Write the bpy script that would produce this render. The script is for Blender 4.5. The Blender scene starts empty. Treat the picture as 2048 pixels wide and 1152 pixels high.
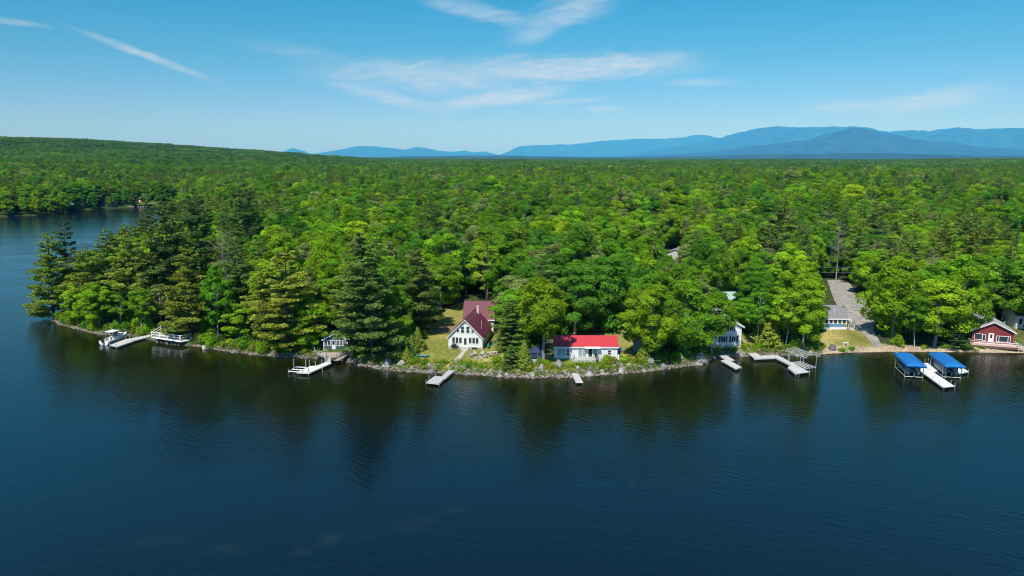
import bpy, bmesh, math, random
import numpy as np
from mathutils import Vector, Matrix, noise as mnoise

sc = bpy.context.scene
COL = sc.collection
rnd = random.Random(7)
R = math.radians
SUN_EL, SUN_AZ = 55.0, -158.0        # azimuth from +Y clockwise: behind the camera, a little to its left

# ------------------------------------------------------------------ camera
CAM_H, PITCH, F = 40.0, R(10.2), 1462.0
cp, sp = math.cos(PITCH), math.sin(PITCH)
cam_d = bpy.data.cameras.new('camera'); cam = bpy.data.objects.new('camera', cam_d); COL.objects.link(cam)
cam.location = (0, 0, CAM_H); cam.rotation_euler = (math.pi/2 - PITCH, 0, 0)
cam_d.sensor_width = 36; cam_d.lens = F/2048*36; cam_d.clip_end = 150000; cam_d.clip_start = 0.5
sc.camera = cam

def ray(px, py):
    a, b = (px-1024)/F, (576-py)/F
    return (a, cp + b*sp, -sp + b*cp)
def W(px, py, z=0.0):
    d = ray(px, py); t = (z-CAM_H)/d[2]
    return Vector((d[0]*t, d[1]*t, z))
def proj(x, y, z):
    q = z-CAM_H
    dep = y*cp - q*sp; up = y*sp + q*cp
    return 1024 + F*x/dep, 576 - F*up/dep, dep

# ------------------------------------------------------------------ terrain
NEAR = [(105,640),(118,648),(150,657),(200,669),(250,670),(285,674),(320,684),(360,690),(398,693),(440,700),(500,708),(560,713),(620,716),
        (690,722),(720,729),(760,737),(800,742),(850,745),(900,747),(960,750),(1000,753),(1070,755),(1150,753),(1200,750),(1250,746),
        (1310,741),(1345,735),(1400,729),(1425,717),(1450,711),(1500,713),(1545,709),(1600,711),(1640,708),(1700,705),(1800,703),
        (1900,704),(2048,706),(2400,702),(3200,690)]
FAR = [(-1200,462),(-600,452),(-200,441),(0,434),(60,431),(100,429),(165,421),(200,418),(270,414),(310,411.5),(362,410)]
BACK = [(362,416),(350,440),(330,480),(300,510),(260,530),(200,560),(160,590),(125,615)]
poly = [W(*p)[:2] for p in NEAR] + [(9000,300),(30000,300),(30000,40000),(-30000,40000),(-30000,520)] \
     + [W(*p)[:2] for p in FAR] + [W(*p)[:2] for p in BACK]
POLY = np.array(poly)

def sdist(x, y):
    x = np.atleast_1d(np.asarray(x, float)); y = np.atleast_1d(np.asarray(y, float))
    best = np.full(x.shape, 1e18); inside = np.zeros(x.shape, bool)
    n = len(POLY)
    for i in range(n):
        x0, y0 = POLY[i]; x1, y1 = POLY[(i+1) % n]
        ex, ey = x1-x0, y1-y0; L = ex*ex+ey*ey
        t = np.clip(((x-x0)*ex+(y-y0)*ey)/L, 0, 1)
        best = np.minimum(best, (x-x0-t*ex)**2+(y-y0-t*ey)**2)
        c = ((y0 > y) != (y1 > y))
        inside ^= c & (x < (x1-x0)*(y-y0)/((y1-y0) if y1 != y0 else 1e-9)+x0)
    d = np.sqrt(best)
    return np.where(inside, d, -d)

SKYLINE = [(-400,282),(-150,277),(0,276),(120,276),(230,281),(330,285),(430,291),(570,299),(700,309),(820,317),(900,319),(1200,320),(1500,318),
           (1700,316),(1850,312),(2048,310),(2500,308)]
def vnoise(x, y, s, seed=0):
    """smooth value noise, numpy, range about 0..1"""
    x = x/s + seed*17.3; y = y/s - seed*9.1
    xi = np.floor(x).astype(np.int64); yi = np.floor(y).astype(np.int64); fx = x-xi; fy = y-yi
    fx = fx*fx*(3-2*fx); fy = fy*fy*(3-2*fy)
    def h(a, b):
        n = (a*374761393 + b*668265263 + seed*1442695) & 0x7fffffff
        n = ((n ^ (n >> 13))*1274126177) & 0x7fffffff
        return ((n ^ (n >> 16)) & 0xffff)/65535.0
    return (h(xi,yi)*(1-fx)+h(xi+1,yi)*fx)*(1-fy) + (h(xi,yi+1)*(1-fx)+h(xi+1,yi+1)*fx)*fy
HILL_R, TREE_TOP = 3300.0, 27.0
def height(x, y, d=None):
    x = np.atleast_1d(np.asarray(x, float)); y = np.atleast_1d(np.asarray(y, float))
    if d is None: d = sdist(x, y)
    r = np.hypot(x, y)
    bank = np.where(x > 62, 0.55, 1.1)
    h = bank*(1-np.exp(-np.maximum(d,0)/1.3)) + 0.05*np.clip(d,0,40) + 0.012*np.clip(d-40,0,400)
    h = h + (vnoise(x,y,9,1)-.5)*0.35*np.clip(d/8,0,1) + (vnoise(x,y,90,2)-.5)*3*np.clip((d-60)/150,0,1)
    px = 1024 + F*x/np.maximum(y, 1)
    v = np.interp(px, [p[0] for p in SKYLINE], [p[1] for p in SKYLINE])
    A = np.maximum(CAM_H + (313-v)/F*HILL_R - TREE_TOP - 9, 2)
    g = np.where(r < HILL_R, np.exp(-((r-HILL_R)/1250)**2), np.exp(-((r-HILL_R)/1500)**2))
    h = h + A*g*np.clip((d-20)/300,0,1) + (vnoise(x,y,330,4)-.5)*np.clip((r-900)/1500,0,1)*9
    return np.where(d > 0, h, np.maximum(d*0.35, -3.0))
def hz(x, y): return float(height(x, y)[0])
def P(px, py):
    """where the sight line through a photo pixel meets the terrain"""
    z = 2.0
    for _ in range(12):
        p = W(px, py, z); z = max(hz(p.x, p.y), 0)
    return Vector((p.x, p.y, z))

# ------------------------------------------------------------------ materials
def nt(mat): return mat.node_tree.nodes, mat.node_tree.links
MATS = {}
def M(name, rgb, rough=.65, metal=0.0, var=.12, scale=2.5, bump=0.0, spec=.35, seam=None):
    """a real-world paint / wood / stone surface: base colour with blotchy wear, optional bump, optional board or seam lines"""
    if name in MATS: return MATS[name]
    m = bpy.data.materials.new(name); m.use_nodes = True; N, L = nt(m)
    b = N['Principled BSDF']; b.inputs['Roughness'].default_value = rough; b.inputs['Metallic'].default_value = metal
    b.inputs['Specular IOR Level'].default_value = spec
    tc = N.new('ShaderNodeTexCoord'); n = N.new('ShaderNodeTexNoise'); n.inputs['Scale'].default_value = scale; n.inputs['Detail'].default_value = 5
    L.new(tc.outputs['Object'], n.inputs['Vector'])
    mp = N.new('ShaderNodeMapRange'); mp.inputs[1].default_value = .25; mp.inputs[2].default_value = .75
    mp.inputs[3].default_value = 1-var; mp.inputs[4].default_value = 1+var; L.new(n.outputs[0], mp.inputs[0])
    mx = N.new('ShaderNodeVectorMath'); mx.operation = 'SCALE'; mx.inputs[0].default_value = rgb; L.new(mp.outputs[0], mx.inputs['Scale'])
    last = mx.outputs[0]
    if seam:                       # (axis, spacing, depth): dark joints between boards / seams of the roofing
        ax, spc, dep = seam
        sx = N.new('ShaderNodeSeparateXYZ'); L.new(tc.outputs['Object'], sx.inputs[0])
        mo = N.new('ShaderNodeMath'); mo.operation = 'PINGPONG'; mo.inputs[1].default_value = spc/2; L.new(sx.outputs[ax], mo.inputs[0])
        gt = N.new('ShaderNodeMapRange'); gt.inputs[1].default_value = 0; gt.inputs[2].default_value = spc*.16
        gt.inputs[3].default_value = 1-dep; gt.inputs[4].default_value = 1; L.new(mo.outputs[0], gt.inputs[0])
        m2 = N.new('ShaderNodeVectorMath'); m2.operation = 'SCALE'; L.new(last, m2.inputs[0]); L.new(gt.outputs[0], m2.inputs['Scale']); last = m2.outputs[0]
    L.new(last, b.inputs['Base Color'])
    if bump:
        bp = N.new('ShaderNodeBump'); bp.inputs['Strength'].default_value = bump; bp.inputs['Distance'].default_value = .1
        L.new(n.outputs[0], bp.inputs['Height']); L.new(bp.outputs[0], b.inputs['Normal'])
    MATS[name] = m; return m

def foliage_mat(name, trans=.28):
    """leaf surfaces: kind colour of the plant (object colour) times the clump's own shade (attribute), thin leaves let light through"""
    m = bpy.data.materials.new(name); m.use_nodes = True; N, L = nt(m); N.remove(N['Principled BSDF'])
    oi = N.new('ShaderNodeObjectInfo'); at = N.new('ShaderNodeAttribute'); at.attribute_name = 'tint'
    mu = N.new('ShaderNodeVectorMath'); mu.operation = 'MULTIPLY'; L.new(oi.outputs['Color'], mu.inputs[0]); L.new(at.outputs['Color'], mu.inputs[1])
    h = N.new('ShaderNodeHueSaturation'); L.new(mu.outputs[0], h.inputs['Color'])
    mp = N.new('ShaderNodeMapRange'); mp.inputs[3].default_value = .488; mp.inputs[4].default_value = .515; L.new(oi.outputs['Random'], mp.inputs[0]); L.new(mp.outputs[0], h.inputs['Hue'])
    ml = N.new('ShaderNodeMath'); ml.operation = 'MULTIPLY'; ml.inputs[1].default_value = 7.31; L.new(oi.outputs['Random'], ml.inputs[0])
    fr = N.new('ShaderNodeMath'); fr.operation = 'FRACT'; L.new(ml.outputs[0], fr.inputs[0])
    m2 = N.new('ShaderNodeMapRange'); m2.inputs[3].default_value = .8; m2.inputs[4].default_value = 1.2; L.new(fr.outputs[0], m2.inputs[0]); L.new(m2.outputs[0], h.inputs['Value'])
    d = N.new('ShaderNodeBsdfDiffuse'); t = N.new('ShaderNodeBsdfTranslucent'); mix = N.new('ShaderNodeMixShader'); mix.inputs[0].default_value = trans
    L.new(h.outputs[0], d.inputs[0]); L.new(h.outputs[0], t.inputs[0]); L.new(d.outputs[0], mix.inputs[1]); L.new(t.outputs[0], mix.inputs[2])
    L.new(mix.outputs[0], N['Material Output'].inputs[0])
    return m
LEAF = foliage_mat('foliage', .38); NEEDLE = foliage_mat('needles', .2)
BARK = M('bark', (.11,.085,.065), .9, var=.35, scale=3, bump=.4, spec=.1)
BARK_GREY = M('grey_bark', (.26,.24,.21), .9, var=.3, scale=3, bump=.4, spec=.1)
BIRCH = M('birch_bark', (.46,.45,.41), .8, var=.3, scale=4, spec=.1)

# ------------------------------------------------------------------ mesh builder
class MB:
    def __init__(s): s.v = []; s.f = []; s.m = []
    def add(s, v, f, mi=0):
        o = len(s.v); s.v += [tuple(p) for p in v]; s.f += [tuple(i+o for i in q) for q in f]; s.m += [mi]*len(f); return s
    def box(s, x0, x1, y0, y1, z0, z1, mi=0):
        v = [(x0,y0,z0),(x1,y0,z0),(x1,y1,z0),(x0,y1,z0),(x0,y0,z1),(x1,y0,z1),(x1,y1,z1),(x0,y1,z1)]
        return s.add(v, [(0,3,2,1),(4,5,6,7),(0,1,5,4),(1,2,6,5),(2,3,7,6),(3,0,4,7)], mi)
    def slab(s, pts, z0, z1, mi=0):
        """prism on a polygon of (x,y) points"""
        a = sum(pts[i][0]*pts[(i+1)%len(pts)][1]-pts[(i+1)%len(pts)][0]*pts[i][1] for i in range(len(pts)))
        if a < 0: pts = pts[::-1]
        n = len(pts)
        v = [(p[0],p[1],z0) for p in pts]+[(p[0],p[1],z1) for p in pts]
        return s.add(v, [tuple(range(n-1,-1,-1)), tuple(range(n,2*n))]+[(i,(i+1)%n,n+(i+1)%n,n+i) for i in range(n)], mi)
    def prism(s, prof, y0, y1, mi=0):
        """profile of (x,z) points, counter-clockwise seen from -y, pushed from y0 to y1"""
        n = len(prof)
        v = [(p[0],y0,p[1]) for p in prof]+[(p[0],y1,p[1]) for p in prof]
        return s.add(v, [tuple(range(n)), tuple(range(2*n-1,n-1,-1))]+[(i,n+i,n+(i+1)%n,(i+1)%n) for i in range(n)], mi)
    def prism_x(s, prof, x0, x1, mi=0):
        """profile of (y,z) points pushed from x0 to x1"""
        n = len(prof)
        v = [(x0,p[0],p[1]) for p in prof]+[(x1,p[0],p[1]) for p in prof]
        return s.add(v, [tuple(range(n-1,-1,-1)), tuple(range(n,2*n))]+[(i,(i+1)%n,n+(i+1)%n,n+i) for i in range(n)], mi)
    def tube(s, pts, rad, n=6, mi=0, cap=True):
        pts = [Vector(p) for p in pts]
        if not isinstance(rad, (list, tuple)): rad = [rad]*len(pts)
        o = len(s.v)
        for i, p in enumerate(pts):
            t = (pts[min(i+1,len(pts)-1)]-pts[max(i-1,0)]).normalized()
            a = t.orthogonal().normalized() if abs(t.z) < .98 else Vector((1,0,0)); a = (a-t*a.dot(t)).normalized(); b = t.cross(a)
            for k in range(n):
                w = 2*math.pi*(k+.5)/n; q = p+(a*math.cos(w)+b*math.sin(w))*rad[i]; s.v.append(tuple(q))
        for i in range(len(pts)-1):
            for k in range(n):
                s.f.append((o+i*n+k, o+i*n+(k+1)%n, o+(i+1)*n+(k+1)%n, o+(i+1)*n+k)); s.m.append(mi)
        if cap:
            s.f.append(tuple(o+k for k in range(n-1,-1,-1))); s.f.append(tuple(o+(len(pts)-1)*n+k for k in range(n))); s.m += [mi,mi]
        return s
    def bar(s, a, b, w, h=None, mi=0):
        """square-section bar from a to b"""
        return s.tube([a,b], (w*.7071), 4, mi) if h is None else s.tube([a,b], w*.7071, 4, mi)
    def mesh(s, name, mats, smooth=False):
        me = bpy.data.meshes.new(name); me.from_pydata(s.v, [], s.f)
        for m in (mats if isinstance(mats, (list,tuple)) else [mats]): me.materials.append(m)
        if any(s.m): me.polygons.foreach_set('material_index', s.m)
        if smooth: me.polygons.foreach_set('use_smooth', [True]*len(me.polygons))
        me.update(); return me
    def build(s, name, mats, parent=None, smooth=False):
        return link(name, s.mesh(name, mats, smooth), parent)
def link(name, me, parent=None):
    o = bpy.data.objects.new(name, me); COL.objects.link(o)
    if parent: o.parent = parent
    return o
def tag(o, label=None, cat=None, group=None, kind=None):
    if label: o['label'] = label
    if cat: o['category'] = cat
    if group: o['group'] = group
    if kind: o['kind'] = kind
    return o
def thing(name, label, cat, loc=(0,0,0), rz=0, group=None):
    o = bpy.data.objects.new(name, None); COL.objects.link(o); o.empty_display_size = .5
    o.location = loc; o.rotation_euler = (0,0,rz); return tag(o, label, cat, group)
def kids(o): return [c for c in bpy.data.objects if c.parent is o]
def copy_tree(o, ch=None):
    """copy of a thing with copies of its parts and sub-parts (meshes shared)"""
    c = o.copy(); COL.objects.link(c)
    for k in o.children:
        kc = k.copy(); COL.objects.link(kc); kc.parent = c
        for g in k.children:
            gc = g.copy(); COL.objects.link(gc); gc.parent = kc
    return c

# ------------------------------------------------------------------ foliage meshes (numpy)
def quads_mesh(name, C, Nn, size, asp, tint, mats, rng, extra=None, droop=None):
    """leaf-sized four-sided faces at centres C with normals Nn; tint is one colour factor per face; extra is an MB with wood"""
    n = len(C)
    Nn = Nn/np.maximum(np.linalg.norm(Nn,axis=1,keepdims=True),1e-6)
    a = rng.normal(size=(n,3)) if droop is None else droop + rng.normal(size=(n,3))*.35
    U = a-(a*Nn).sum(1,keepdims=True)*Nn; U /= np.maximum(np.linalg.norm(U,axis=1,keepdims=True),1e-6)
    V = np.cross(Nn, U)
    sz = (size*rng.uniform(.65,1.3,n))[:,None]*.5
    u, v = U*sz, V*sz*asp
    bend = Nn*sz*.25
    X = np.stack([C-u*1.0-v*.55, C-v*.9+u*.2+bend, C+u*1.1+v*.25, C+v*.95-u*.1-bend*.3], 1).reshape(-1,3)
    wv = np.array(extra.v, float).reshape(-1,3) if extra else np.zeros((0,3)); wf = extra.f if extra else []
    verts = np.vstack([X, wv]); nv = len(X)
    me = bpy.data.meshes.new(name)
    lf = [len(f) for f in wf]
    me.vertices.add(len(verts)); me.vertices.foreach_set('co', verts.astype(np.float32).ravel())
    loops = np.concatenate([np.arange(4*n), np.array([i+nv for f in wf for i in f], int)]) if wf else np.arange(4*n)
    tot = np.concatenate([np.full(n,4), np.array(lf,int)]) if wf else np.full(n,4)
    me.loops.add(len(loops)); me.loops.foreach_set('vertex_index', loops.astype(np.int32))
    me.polygons.add(len(tot)); me.polygons.foreach_set('loop_start', np.concatenate([[0],np.cumsum(tot)[:-1]]).astype(np.int32))
    me.polygons.foreach_set('loop_total', tot.astype(np.int32))
    for m in mats: me.materials.append(m)
    if wf: me.polygons.foreach_set('material_index', np.concatenate([np.zeros(n,int), np.ones(len(wf),int)]).astype(np.int32))
    t = np.asarray(tint, float)
    if t.ndim == 1: t = np.repeat(t[:,None],3,1)
    colr = np.ones((len(tot),4)); colr[:n,:3] = t
    at = me.attributes.new('tint','FLOAT_COLOR','FACE'); at.data.foreach_set('color', colr.astype(np.float32).ravel())
    me.update(calc_edges=True); return me

def unit(a): return a/np.maximum(np.linalg.norm(a,axis=-1,keepdims=True),1e-6)

def broadleaf(seed, H, Rr, nleaf, leaf, z0=.28, nblob=60, trunk=True, open_=1.0, stems=1, rt=.22):
    rng = np.random.default_rng(seed); wood = MB()
    cz, az = H*(.94+z0)/2, H*(.98-z0)/2
    lob = unit(rng.normal(size=(7,3))); la = rng.uniform(-.42,.45,7)
    u = unit(rng.normal(size=(nblob,3))+np.array([0,0,.05])); fr = rng.uniform(.4,1,nblob)**.55
    env = 1+((np.clip((u@lob.T),0,1)**3)*la).sum(1)
    taper = np.where(u[:,2]<0, 1+.02*u[:,2], 1-.22*u[:,2])
    B = np.stack([u[:,0]*Rr*.82*env*fr*taper, u[:,1]*Rr*.82*env*fr*taper, cz+u[:,2]*az*.86*fr*(.9+.1*env)],1)
    rb = Rr*rng.uniform(.13,.34,nblob)*open_
    w = rb**2; cnt = np.maximum((nleaf*w/w.sum()).astype(int), 6)
    out = unit(B-np.array([0,0,cz*.8]))
    C, NN, T = [], [], []
    for i in range(nblob):
        k = cnt[i]; q = unit(rng.normal(size=(k,3))+out[i]*.75+np.array([0,0,.45]))
        rr = rb[i]*(rng.uniform(.45,1.12,k)**.5)[:,None]
        C.append(B[i]+q*rr*np.array([1.08,1.08,.74])); NN.append(q*.9+rng.normal(size=(k,3))*.5+np.array([0,0,.35]))
        T.append(np.full(k, rng.uniform(.72,1.22))*rng.uniform(.85,1.15,k))
    C, NN, T = np.vstack(C), np.vstack(NN), np.concatenate(T)
    # wood: stems and limbs reaching the clumps
    for s in range(stems):
        off = (rng.normal(size=2)*.35 if stems > 1 else np.zeros(2)); lean = rng.normal(size=2)*.5
        top = H*.72
        pts = [(off[0]+lean[0]*t+rng.normal()*.1*(t>0), off[1]+lean[1]*t+rng.normal()*.1*(t>0), top*t) for t in (0,.25,.5,.75,1)]
        r0 = rt*(1 if stems == 1 else .62)
        wood.tube(pts, [r0*1.25,r0,r0*.8,r0*.5,r0*.2], 7)
        for i in rng.permutation(nblob)[:16//stems]:
            zt = min(max(B[i,2]-Rr*.35, H*z0*.6), top*.97)
            t = zt/top; b = Vector((off[0]+lean[0]*t, off[1]+lean[1]*t, zt)); e = Vector(B[i]); m = b.lerp(e,.5)+Vector((0,0,.25))
            wood.tube([b,m,e], [r0*.42,r0*.26,.03], 5)
    return C, NN, T, wood, leaf, .75

def pine(seed, H, Rr, leaf=.46, dens=15, z0=.16, nwh=25, bare=.12, droopy=0.0, prof=None, flat=.5):
    rng = np.random.default_rng(seed); wood = MB()
    lean = rng.normal(size=2)*H*.012
    wood.tube([(lean[0]*t, lean[1]*t, H*t) for t in (0,.3,.6,.85,.985)], [H*.0125+.05,H*.0105,H*.007,H*.0035,.03], 7)
    C, NN, T = [], [], []
    for k in range(nwh):
        t = (k+rng.uniform(-.35,.35))/(nwh-1); t = min(max(t,0),1); z = H*(z0+(1-z0)*.985*t)
        L0 = Rr*(prof(t) if prof else ((1-t)**.62)*(.66+.34*min(1,t/.3))+.04)
        nb = rng.integers(4,7)
        a0 = rng.uniform(0,6.28)
        for j in range(nb):
            if rng.uniform() < bare: continue
            az = a0+6.283*j/nb+rng.normal()*.35; L = L0*rng.uniform(.38,1.22)
            if L < .25: L = .25
            rise = (.05+.5*t**1.5)-droopy*(1-t)
            d = np.array([math.cos(az),math.sin(az),0]); side = np.array([-d[1],d[0],0])
            base = np.array([lean[0]*z/H,lean[1]*z/H,z])
            # foliage in flattened puffs strung along the branch, as on an old white pine
            puffs = [(rng.uniform(.30,.6),.0),(rng.uniform(.65,.85),rng.uniform(-.22,.22)),(rng.uniform(.88,1.05),rng.uniform(-.3,.3))] if L > 1.2 else [(.75,0)]
            for ps, pl in puffs:
                pr_ = max(.26, L*rng.uniform(.17,.33)); n = int(dens*pr_*pr_*5.2)+9
                q_ = unit(rng.normal(size=(n,3))+np.array([0,0,.35]))*(rng.uniform(.15,1,n)**.5)[:,None]
                tz = (ps*rise*L)+.12*L*ps**3
                C.append(base+d*(ps*L)+side*(pl*L)+np.array([0,0,tz])+d*(q_[:,0]*pr_*1.15)[:,None]+side*(q_[:,1]*pr_*1.15)[:,None]+np.array([0,0,1])*(q_[:,2]*pr_*.42)[:,None])
                NN.append(np.stack([q_[:,0]*.5,q_[:,1]*.5,q_[:,2]*.6+.55],1)*1.0+rng.normal(size=(n,3))*flat)
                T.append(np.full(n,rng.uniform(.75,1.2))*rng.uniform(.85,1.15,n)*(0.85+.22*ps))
            e = base+d*L*.9+np.array([0,0,rise*L*.9]); mm = base+d*L*.45+np.array([0,0,rise*L*.42])
            if L > .8: wood.tube([base,mm,e], [.02+L*.016,.016+L*.009,.012], 4, cap=False)
    return np.vstack(C), np.vstack(NN), np.concatenate(T), wood, leaf, .5

def cedar(seed, H, Rr, nleaf=2600, leaf=.34):
    rng = np.random.default_rng(seed); wood = MB(); wood.tube([(0,0,0),(0,0,H*.5),(0,0,H*.9)],[.13,.1,.03],6)
    t = rng.uniform(0,1,nleaf)**1.35; az = rng.uniform(0,6.283,nleaf)
    lob = 1+.16*np.sin(az*3+t*9+seed)+.13*np.sin(az*7-t*15)+.1*np.sin(t*31+az*2)
    r = Rr*np.minimum(1,(1-t)**.8*1.12)*lob*rng.uniform(.72,1.05,nleaf)*np.where(t<.06,.75,1)
    d = np.stack([np.cos(az),np.sin(az),np.zeros(nleaf)],1)
    C = d*r[:,None]+np.array([0,0,1])*(.03*H+t*H*.97)[:,None]
    NN = d*.9+np.array([0,0,.5])+rng.normal(size=(nleaf,3))*.42
    T = rng.uniform(.72,1.25,nleaf)*(.8+.35*(lob-.7))
    return C, NN, T, wood, leaf, .6

def bare(seed, H, Rr, nleaf=500):
    rng = np.random.default_rng(seed); wood = MB(); tips = []
    wood.tube([(0,0,0),(.1,0,H*.4),(-.1,.1,H*.75),(0,0,H)],[.2,.15,.09,.02],6)
    for i in range(46):
        z = H*rng.uniform(.28,.97); az = rng.uniform(0,6.28); L = Rr*(1.15-z/H)*rng.uniform(.6,1.3)+.5
        e = Vector((math.cos(az)*L,math.sin(az)*L,z+L*rng.uniform(.2,.9)*.6)); m = Vector((0,0,z)).lerp(e,.55)+Vector((0,0,-.1*L))
        wood.tube([(0,0,z),m,e],[.05,.03,.012],4,cap=False); tips += [m,e]
        for q in range(3):
            f = m.lerp(e,rng.uniform(0,1)); g = f+Vector(rng.normal(size=3)*.6)+Vector((0,0,.4)); wood.tube([f,g],[.022,.01],3,cap=False); tips.append(g)
    tp = np.array([tuple(t) for t in tips]); idx = rng.integers(0,len(tp),nleaf)
    C = tp[idx]+rng.normal(size=(nleaf,3))*.35
    return C, rng.normal(size=(nleaf,3))+np.array([0,0,.5]), rng.uniform(.7,1.2,nleaf), wood, .24, .7

def shrub(seed, Rr, H, nleaf=520, leaf=.2, nb=9):
    rng = np.random.default_rng(seed); C, NN, T = [], [], []
    for i in range(nb):
        a = rng.uniform(0,6.28); q = Rr*rng.uniform(0,.72); c = np.array([math.cos(a)*q,math.sin(a)*q,H*rng.uniform(.25,.6)]); rb = Rr*rng.uniform(.3,.5)
        k = nleaf//nb; u = unit(rng.normal(size=(k,3))+np.array([0,0,.55]))
        p = c+u*rb*np.array([1,1,H/Rr*.9])*(rng.uniform(.5,1.1,k)**.5)[:,None]; p[:,2] = np.maximum(p[:,2],.03)
        C.append(p); NN.append(u+rng.normal(size=(k,3))*.5+np.array([0,0,.3])); T.append(np.full(k,rng.uniform(.75,1.2))*rng.uniform(.85,1.15,k))
    wood = MB()
    for i in range(4):
        a = rng.uniform(0,6.28); wood.tube([(0,0,0),(math.cos(a)*Rr*.4,math.sin(a)*Rr*.4,H*.55)],[.03,.012],4)
    return np.vstack(C), np.vstack(NN), np.concatenate(T), wood, leaf, .75

PROTO = {}
def proto(kind, gen, mat, bark, H, Rr, rng_seed):
    C, NN, T, wood, leaf, asp = gen
    rng = np.random.default_rng(rng_seed)
    crown = quads_mesh(kind+'_crown', C, NN, leaf, asp, T, [mat], rng)
    trunk = wood.mesh(kind+'_trunk', bark)
    rng = np.random.default_rng(rng_seed)
    whole = quads_mesh(kind+'_whole', C, NN, leaf, asp, T, [mat, bark], rng, extra=wood)
    PROTO.setdefault(kind, []).append(dict(crown=crown, trunk=trunk, whole=whole, H=H, R=Rr))
SKYRAMP = [(0,(.56,.81,1.62)),(3,(.52,.75,1.42)),(7,(.32,.76,1.06)),(12,(.15,.80,1.06)),(24,(.42,1.5,1.88)),(50,(.45,1.2,1.6)),(90,(.8,1.0,1.1))]
# ------------------------------------------------------------------ clearings (ground outlines read off the photo)
def inpoly(px, py, poly):
    px = np.asarray(px); py = np.asarray(py); ins = np.zeros(px.shape, bool); n = len(poly)
    for i in range(n):
        x0,y0 = poly[i]; x1,y1 = poly[(i+1)%n]
        c = ((y0>py)!=(y1>py)); ins ^= c & (px < (x1-x0)*(py-y0)/((y1-y0) or 1e-9)+x0)
    return ins
def gpoly(pts): return [tuple(P(*p)[:2]) for p in pts]
LAWN_A = gpoly([(800,742),(822,712),(842,690),(848,664),(870,648),(884,622),(900,612),(930,606),(1000,640),(1012,690),(1005,745),(960,750),(880,746)])
LAWN_B = gpoly([(1078,752),(1090,716),(1108,674),(1160,672),(1195,668),(1250,660),(1272,690),(1285,726),(1250,746),(1150,753)])
LAWN_C = gpoly([(1640,708),(1640,680),(1650,655),(1700,655),(1722,662),(1740,680),(1790,694),(1830,698),(1800,703),(1700,706)])
LAWN_D = gpoly([(1920,704),(1930,670),(1950,650),(2040,650),(2090,690),(2090,706)])
LAWN_E = gpoly([(1478,712),(1480,672),(1500,664),(1512,690),(1512,712)])
YARD_F = gpoly([(610,716),(640,690),(645,665),(700,665),(716,690),(712,726)])
YARD_G = gpoly([(296,676),(305,655),(340,646),(400,650),(408,690),(360,690)])
ROAD = gpoly([(1654,560),(1693,560),(1714,586),(1740,612),(1750,640),(1747,662),(1758,680),(1765,695),(1750,697),(1738,681),(1724,666),(1704,652),(1686,630),(1668,600)])
DRIVE_A = gpoly([(866,664),(870,652),(912,649),(918,664)])
FARLAWN = gpoly([(262,411.5),(285,408.5),(308,408),(308,411.5),(268,413)])
CLEAR = [LAWN_A, LAWN_B, LAWN_C, LAWN_D, LAWN_E, YARD_F, YARD_G, ROAD]

# ------------------------------------------------------------------ ground: one sheet to the horizon
def axis(a, b, step, lo, hi, g):
    c = list(np.arange(a, b+.01, step)); s = step; p = b
    while p < hi: s *= g; p += s; c.append(min(p,hi))
    s = step; p = a; q = []
    while p > lo: s *= g; p -= s; q.append(max(p,lo))
    return np.array(q[::-1]+c)
gx = axis(-150, 150, 1.0, -60000, 60000, 1.09); gy = axis(118, 250, 1.0, -600, 62000, 1.075)
X, Y = np.meshgrid(gx, gy); xs, ys = X.ravel(), Y.ravel()
ds = sdist(xs, ys); hs = height(xs, ys, ds)
nx, ny = len(gx), len(gy)
gi = np.arange(nx*ny).reshape(ny, nx)
quads = np.stack([gi[:-1,:-1],gi[:-1,1:],gi[1:,1:],gi[1:,:-1]],-1).reshape(-1,4)
gme = bpy.data.meshes.new('ground'); gme.vertices.add(len(xs)); gme.vertices.foreach_set('co', np.stack([xs,ys,hs],1).astype(np.float32).ravel())
gme.loops.add(quads.size); gme.loops.foreach_set('vertex_index', quads.astype(np.int32).ravel())
gme.polygons.add(len(quads)); gme.polygons.foreach_set('loop_start', (np.arange(len(quads))*4).astype(np.int32)); gme.polygons.foreach_set('loop_total', np.full(len(quads),4,np.int32))
gme.polygons.foreach_set('use_smooth', np.ones(len(quads),bool))
col = np.zeros((len(xs),3)); col[:] = (.045,.058,.022)
rr = np.hypot(xs,ys); n1 = vnoise(xs,ys,5,3)[:,None]; n2 = vnoise(xs,ys,17,5)[:,None]; n3 = vnoise(xs,ys,2.2,9)[:,None]
col = np.where((rr>620)[:,None], np.array([.028,.06,.016]), col)
lawn_c = np.array([.165,.185,.035])*(1-n2*.35)+np.array([.42,.30,.14])*(n1*n2*1.15)
for pg in (LAWN_A,LAWN_B,LAWN_C,LAWN_E): col = np.where(inpoly(xs,ys,pg)[:,None], lawn_c, col)
col = np.where(inpoly(xs,ys,LAWN_D)[:,None], np.array([.12,.12,.045])*(.8+.4*n1), col)
for pg in (YARD_F,YARD_G): col = np.where(inpoly(xs,ys,pg)[:,None], np.array([.10,.078,.048])*(.6+.7*n1), col)
col = np.where(inpoly(xs,ys,DRIVE_A)[:,None], np.array([.22,.15,.10])*(.8+.4*n1), col)
shorem = (ds>-4)&(ds<.9)&(rr<330)
col = np.where(shorem[:,None], np.array([.17,.145,.11])*(.5+.7*n3), col)
beach = (xs>58)&(ds>-3)&(ds<2.6)&(rr<330)
col = np.where(beach[:,None], np.array([.36,.28,.19])*(.8+.4*n3), col)
col = np.where((ds<-1.0)[:,None], np.array([.05,.045,.02]), col)
col = np.where(inpoly(xs,ys,FARLAWN)[:,None], np.array([.11,.16,.03]), col)
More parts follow.
